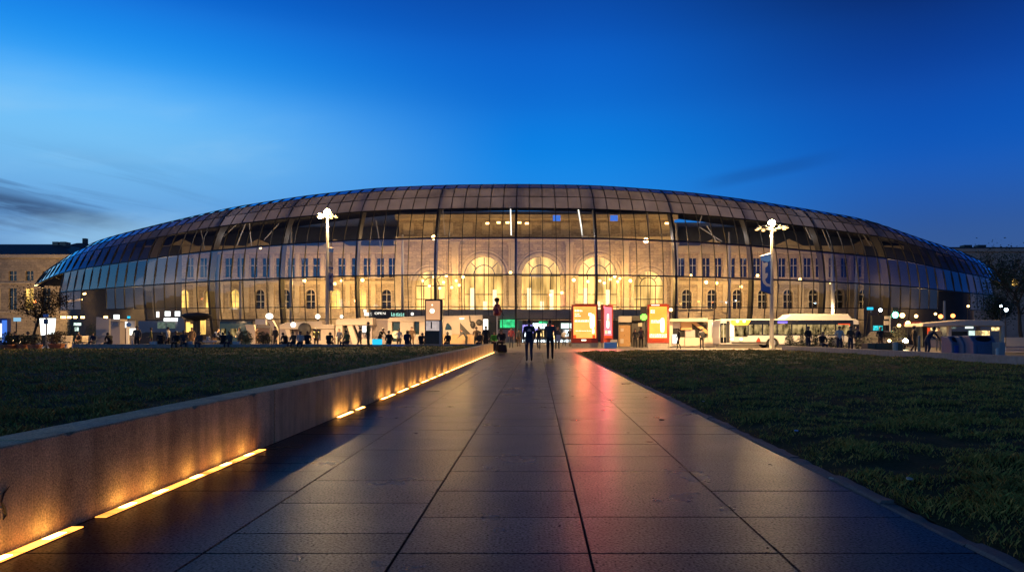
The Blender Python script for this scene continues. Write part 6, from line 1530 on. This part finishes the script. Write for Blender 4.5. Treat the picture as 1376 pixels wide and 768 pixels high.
def bench(px0, px1, Y, lab):
    t = T('bench', lab, 'bench', (wx((px0 + px1) / 2, Y), Y, -.012)); a, c = wx(px0, Y), wx(px1, Y)
    b = MB()
    for k in range(3): b.bx(a, c, Y + k * .16, Y + k * .16 + .13, .42, .46)
    b.build('seat', M['benchwood'], t)
    b = MB()
    for k in range(3): b.box(((a + c) / 2, Y + .52 + k * .03, .62 + k * .17), (c - a, .035, .13), rx=-.12)
    b.build('backrest', M['benchwood'], t)
    for x in (a + .12, c - .12):
        b = MB(); b.bx(x - .05, x + .05, Y + .02, Y + .5, -.012, .418); b.box((x, Y + .55, .55), (.1, .06, 1.0), rx=-.12); b.build('leg', M['cream'], t)
bench(76, 92, 60, 'left pale slatted bench before the low hedge')
bench(99, 113, 58, 'middle pale slatted bench under the green lit sign')
bench(114, 137, 57, 'right pale slatted bench before the mauve panel')
Y = 72; t = stall('panel_wall', 'tilted pale mauve panel standing by the benches', 'panel', 138, Y)
b = MB(); b.pix([(129.3, 425.6), (146.5, 428), (146.5, 463), (129, 463)], Y, .3); b.build('panel', M['greyp'], t)
t = stall('phone_booth', 'grey booth with a dark visor right of the mauve panel', 'booth', 155, 70)
b = MB(); b.pbox(149, 431.5, 161, 464, 70.1, .9); b.build('body', M['greyp'], t); b = MB(); b.pix([(150, 438), (152, 433.2), (158.5, 433.6), (158.5, 438.2)], 69.95, .14); b.build('visor', M['bluegrey'], t)
b = MB(); b.pbox(148.5, 428.5, 161.5, 431.3, 69.9, 1.2); b.build('roof', M['cream'], t); b = MB(); b.pbox(152.6, 422.6, 157.4, 428.3, 70.2, .4); b.build('light_box', M['e_white'], t)
t = stall('kiosk', 'brown door kiosk with bright panels beside the white sign post', 'kiosk', 172, 74)
b = MB(); b.pbox(161.5, 440, 169, 464, 74, .5); b.build('door', mat('brown door', (.09, .055, .04)), t); b = MB(); b.pbox(164.8, 432, 169, 439.8, 74, .3); b.build('lit_panel', M['e_white'], t)
b = MB(); b.pix([(173.5, 441), (180.5, 441), (180, 446), (174, 450)], 74, .3); b.build('lit_panel', M['e_letters'], t); b = MB(); b.pbox(161.5, 431, 181, 463, 74.55, .2); b.build('back_wall', M['greyp'], t)
t = stall('green_sign', 'small green white lit signs under the left end of the hall', 'sign', 103, 90)
b = MB(); b.pbox(99, 433.5, 108, 437, 90, .15); b.pbox(100, 439.5, 104.6, 444.4, 90.01, .15); b.build('panel', M['e_cool'], t); b = MB(); b.tube([at(103, 460, 90.3), at(103, 434, 90.3)], .06, n=6); b.build('post', M['steel'], t)
t = stall('light_sign', 'tiny blue lit sign high left of the white column', 'sign', 172.5, 86); b = MB(); b.pbox(171, 424.5, 174.5, 427.5, 86, .1); b.build('panel', M['e_cyan'], t); b = MB(); b.tube([at(172.6, 460, 86.2), at(172.6, 427, 86.2)], .05, n=6); b.build('post', M['steel'], t)
# glazed offices with cool light left of the pavilion
Y = 96; t = stall('glazed_office', 'glazed office front with cool white lights left of the round pavilion', 'shop front', 226, Y)
b = MB(); b.pbox(186, 431, 240, 463, Y + .4, .4); b.build('wall', M['greyp'], t)
for (a, c, q0, q1, m) in ((221.5, 228, 418, 424.5, 'e_white'), (235, 241, 418, 424.5, 'e_white'), (220, 228, 427, 431.2, 'e_white'), (229.5, 239, 427, 431.2, 'e_white'), (210, 213, 418.5, 426, 'e_letters')):
    b = MB(); b.pbox(a, q0, c, q1, Y, .2); b.build('light_panel', M[m], t)
for (a, c) in ((211.5, 222), (224, 235)):
    b = MB(); b.pbox(a, 432.5, c, 441, Y + .3, .08); b.build('window', emat('cool office', (.45, .62, .50), .22, var=.3), t)
b = MB(); b.pix([(239, 426.5), (246, 427), (249, 436), (249, 449), (237.5, 447)], Y - .5, .3); b.build('curved_screen', M['cream'], t)
b = MB(); b.pix([(176, 463), (182, 450), (196, 446), (238, 446), (238, 463)], Y - 6, 2); b.build('planter_bank', M['darkconcrete'], t)
Y = 88; x = wx(258, Y); t = T('round_pavilion', 'small round pavilion with a dark lens roof and golden lit inside', 'pavilion', (x, Y, -.012))
b = MB(); z = wz(430, Y); b.lathe((x, Y + 1.2, z), [(.9, 0), (1.5, .35), (1.72, .62), (1.68, .72), (1.2, .9), (.3, 1.0)], 24); b.build('roof', M['dark'], t)
b = MB(); b.lathe((x, Y + 1.2, -.012), [(.42, 0), (.42, z)], 14); b.build('core', M['darkconcrete'], t)
for (a, c, q0, q1) in ((249.5, 255, 432.5, 446), (269, 276, 429, 449), (255.5, 259, 435, 445)):
    b = MB(); b.pbox(a, q0, c, q1, Y + 2.4, .12); b.build('lit_panel', M['e_win'], t)
for p_ in (249, 260, 268): b = MB(); b.tube([at(p_, 462, Y + .5), at(p_, 429, Y + .5)], .07, n=6); b.build('post', M['steel'], t)
t = stall('table', 'white long table with a white jar before the round pavilion', 'table', 280, 47.5)
b = MB(); b.pbox(269, 457, 291, 459.6, 47.5, .7); b.build('table_top', M['white'], t)
for p_ in (271, 289): b = MB(); b.pbox(p_ - .7, 459.8, p_ + .7, 471, 47.7, .4); b.build('leg', M['steel'], t)
p = at(280, 457, 47.8); b = MB(); b.lathe(p, [(.09, 0), (.12, .05), (.12, .22), (.09, .27)], 12); tag(b.build('jar', M['white'], loc=p), 'white jar standing on the long white table', 'jar')
# screens and slabs between pavilion and first stall
Y = 74; t = stall('glass_booth', 'blue grey glazed booth right of the round pavilion', 'booth', 307, Y)
b = MB(); b.pbox(295, 431.5, 338, 463, Y + .6, .3); b.build('wall', M['winblue'], t)
for (a, c, q0, q1) in ((297, 303, 441, 452), (310, 318, 441, 452)):
    b = MB(); b.pbox(a, q0, c, q1, Y + .5, .06); b.build('window', M['e_busint'], t)
b = MB(); b.pbox(294.5, 429.5, 340, 431.3, Y + .3, .8); b.build('roof', M['steel'], t)
Y = 60; t = stall('leaning_slab', 'pale slab leaning to the left beside the brown screen', 'panel', 334, Y)
b = MB(); b.pix([(329, 435.8), (341, 435.8), (346, 464), (338, 464)], Y, .35); b.build('panel', M['cream'], t)
b = MB(); b.pix([(352, 430), (360, 431.5), (366, 441), (367, 464), (373, 464), (372, 441), (366, 430)], Y + .5, .35); b.build('panel', M['cream'], t)
t = stall('brown_screen', 'brown screen in a pale frame between leaning slabs', 'screen', 353, 61)
b = MB(); b.pbox(343, 428.6, 357, 436, 61.4, .3); b.build('top_box', M['white'], t); b = MB(); b.pbox(344.4, 440.6, 362, 450.4, 61.1, .1); b.build('panel', mat('brown screen', (.17, .12, .105), rough=.5), t)
b = MB(); b.pbox(342.6, 436.2, 344, 464, 61.2, .12); b.pbox(362.2, 436.2, 363.6, 464, 61.2, .12); b.pbox(344.2, 437.5, 362, 439.6, 61.2, .12); b.build('post', M['pole'], t)
for px_, lab in ((362, 'white flame shaped lamp above the brown screen'),):
    p = at(px_, 424.5, 80); t = T('globe_lamp', lab, 'lamp', (p.x, 80, -.012)); b = MB(); b.ball(p, .34, 12, 8, (1.3, 1, 1)); b.build('globe', M['e_letters'], t, smooth=True); b = MB(); b.tube([(p.x, 80, -.012), (p.x, 80, p.z - .3)], .05, n=6); b.build('post', M['steel'], t)
# added spots without fixtures that brighten the square and the stall fronts
for px_, py_, Y, e in ((420, 414, 52, 1500), (500, 412, 52, 1500), (610, 412, 53, 1200), (300, 418, 52, 1300), (200, 420, 55, 900), (100, 420, 58, 700), (930, 414, 56, 1500), (1010, 414, 52, 900), (720, 425, 84, 1600), (1100, 410, 50, 1200), (1290, 424, 44, 500)):
    light('square_fill', 'SPOT', tuple(at(px_, py_, Y)), e * 1.5, (1, .62, .28), .2, (R(32), 0, 0), spot_size=R(125), spot_blend=.5)
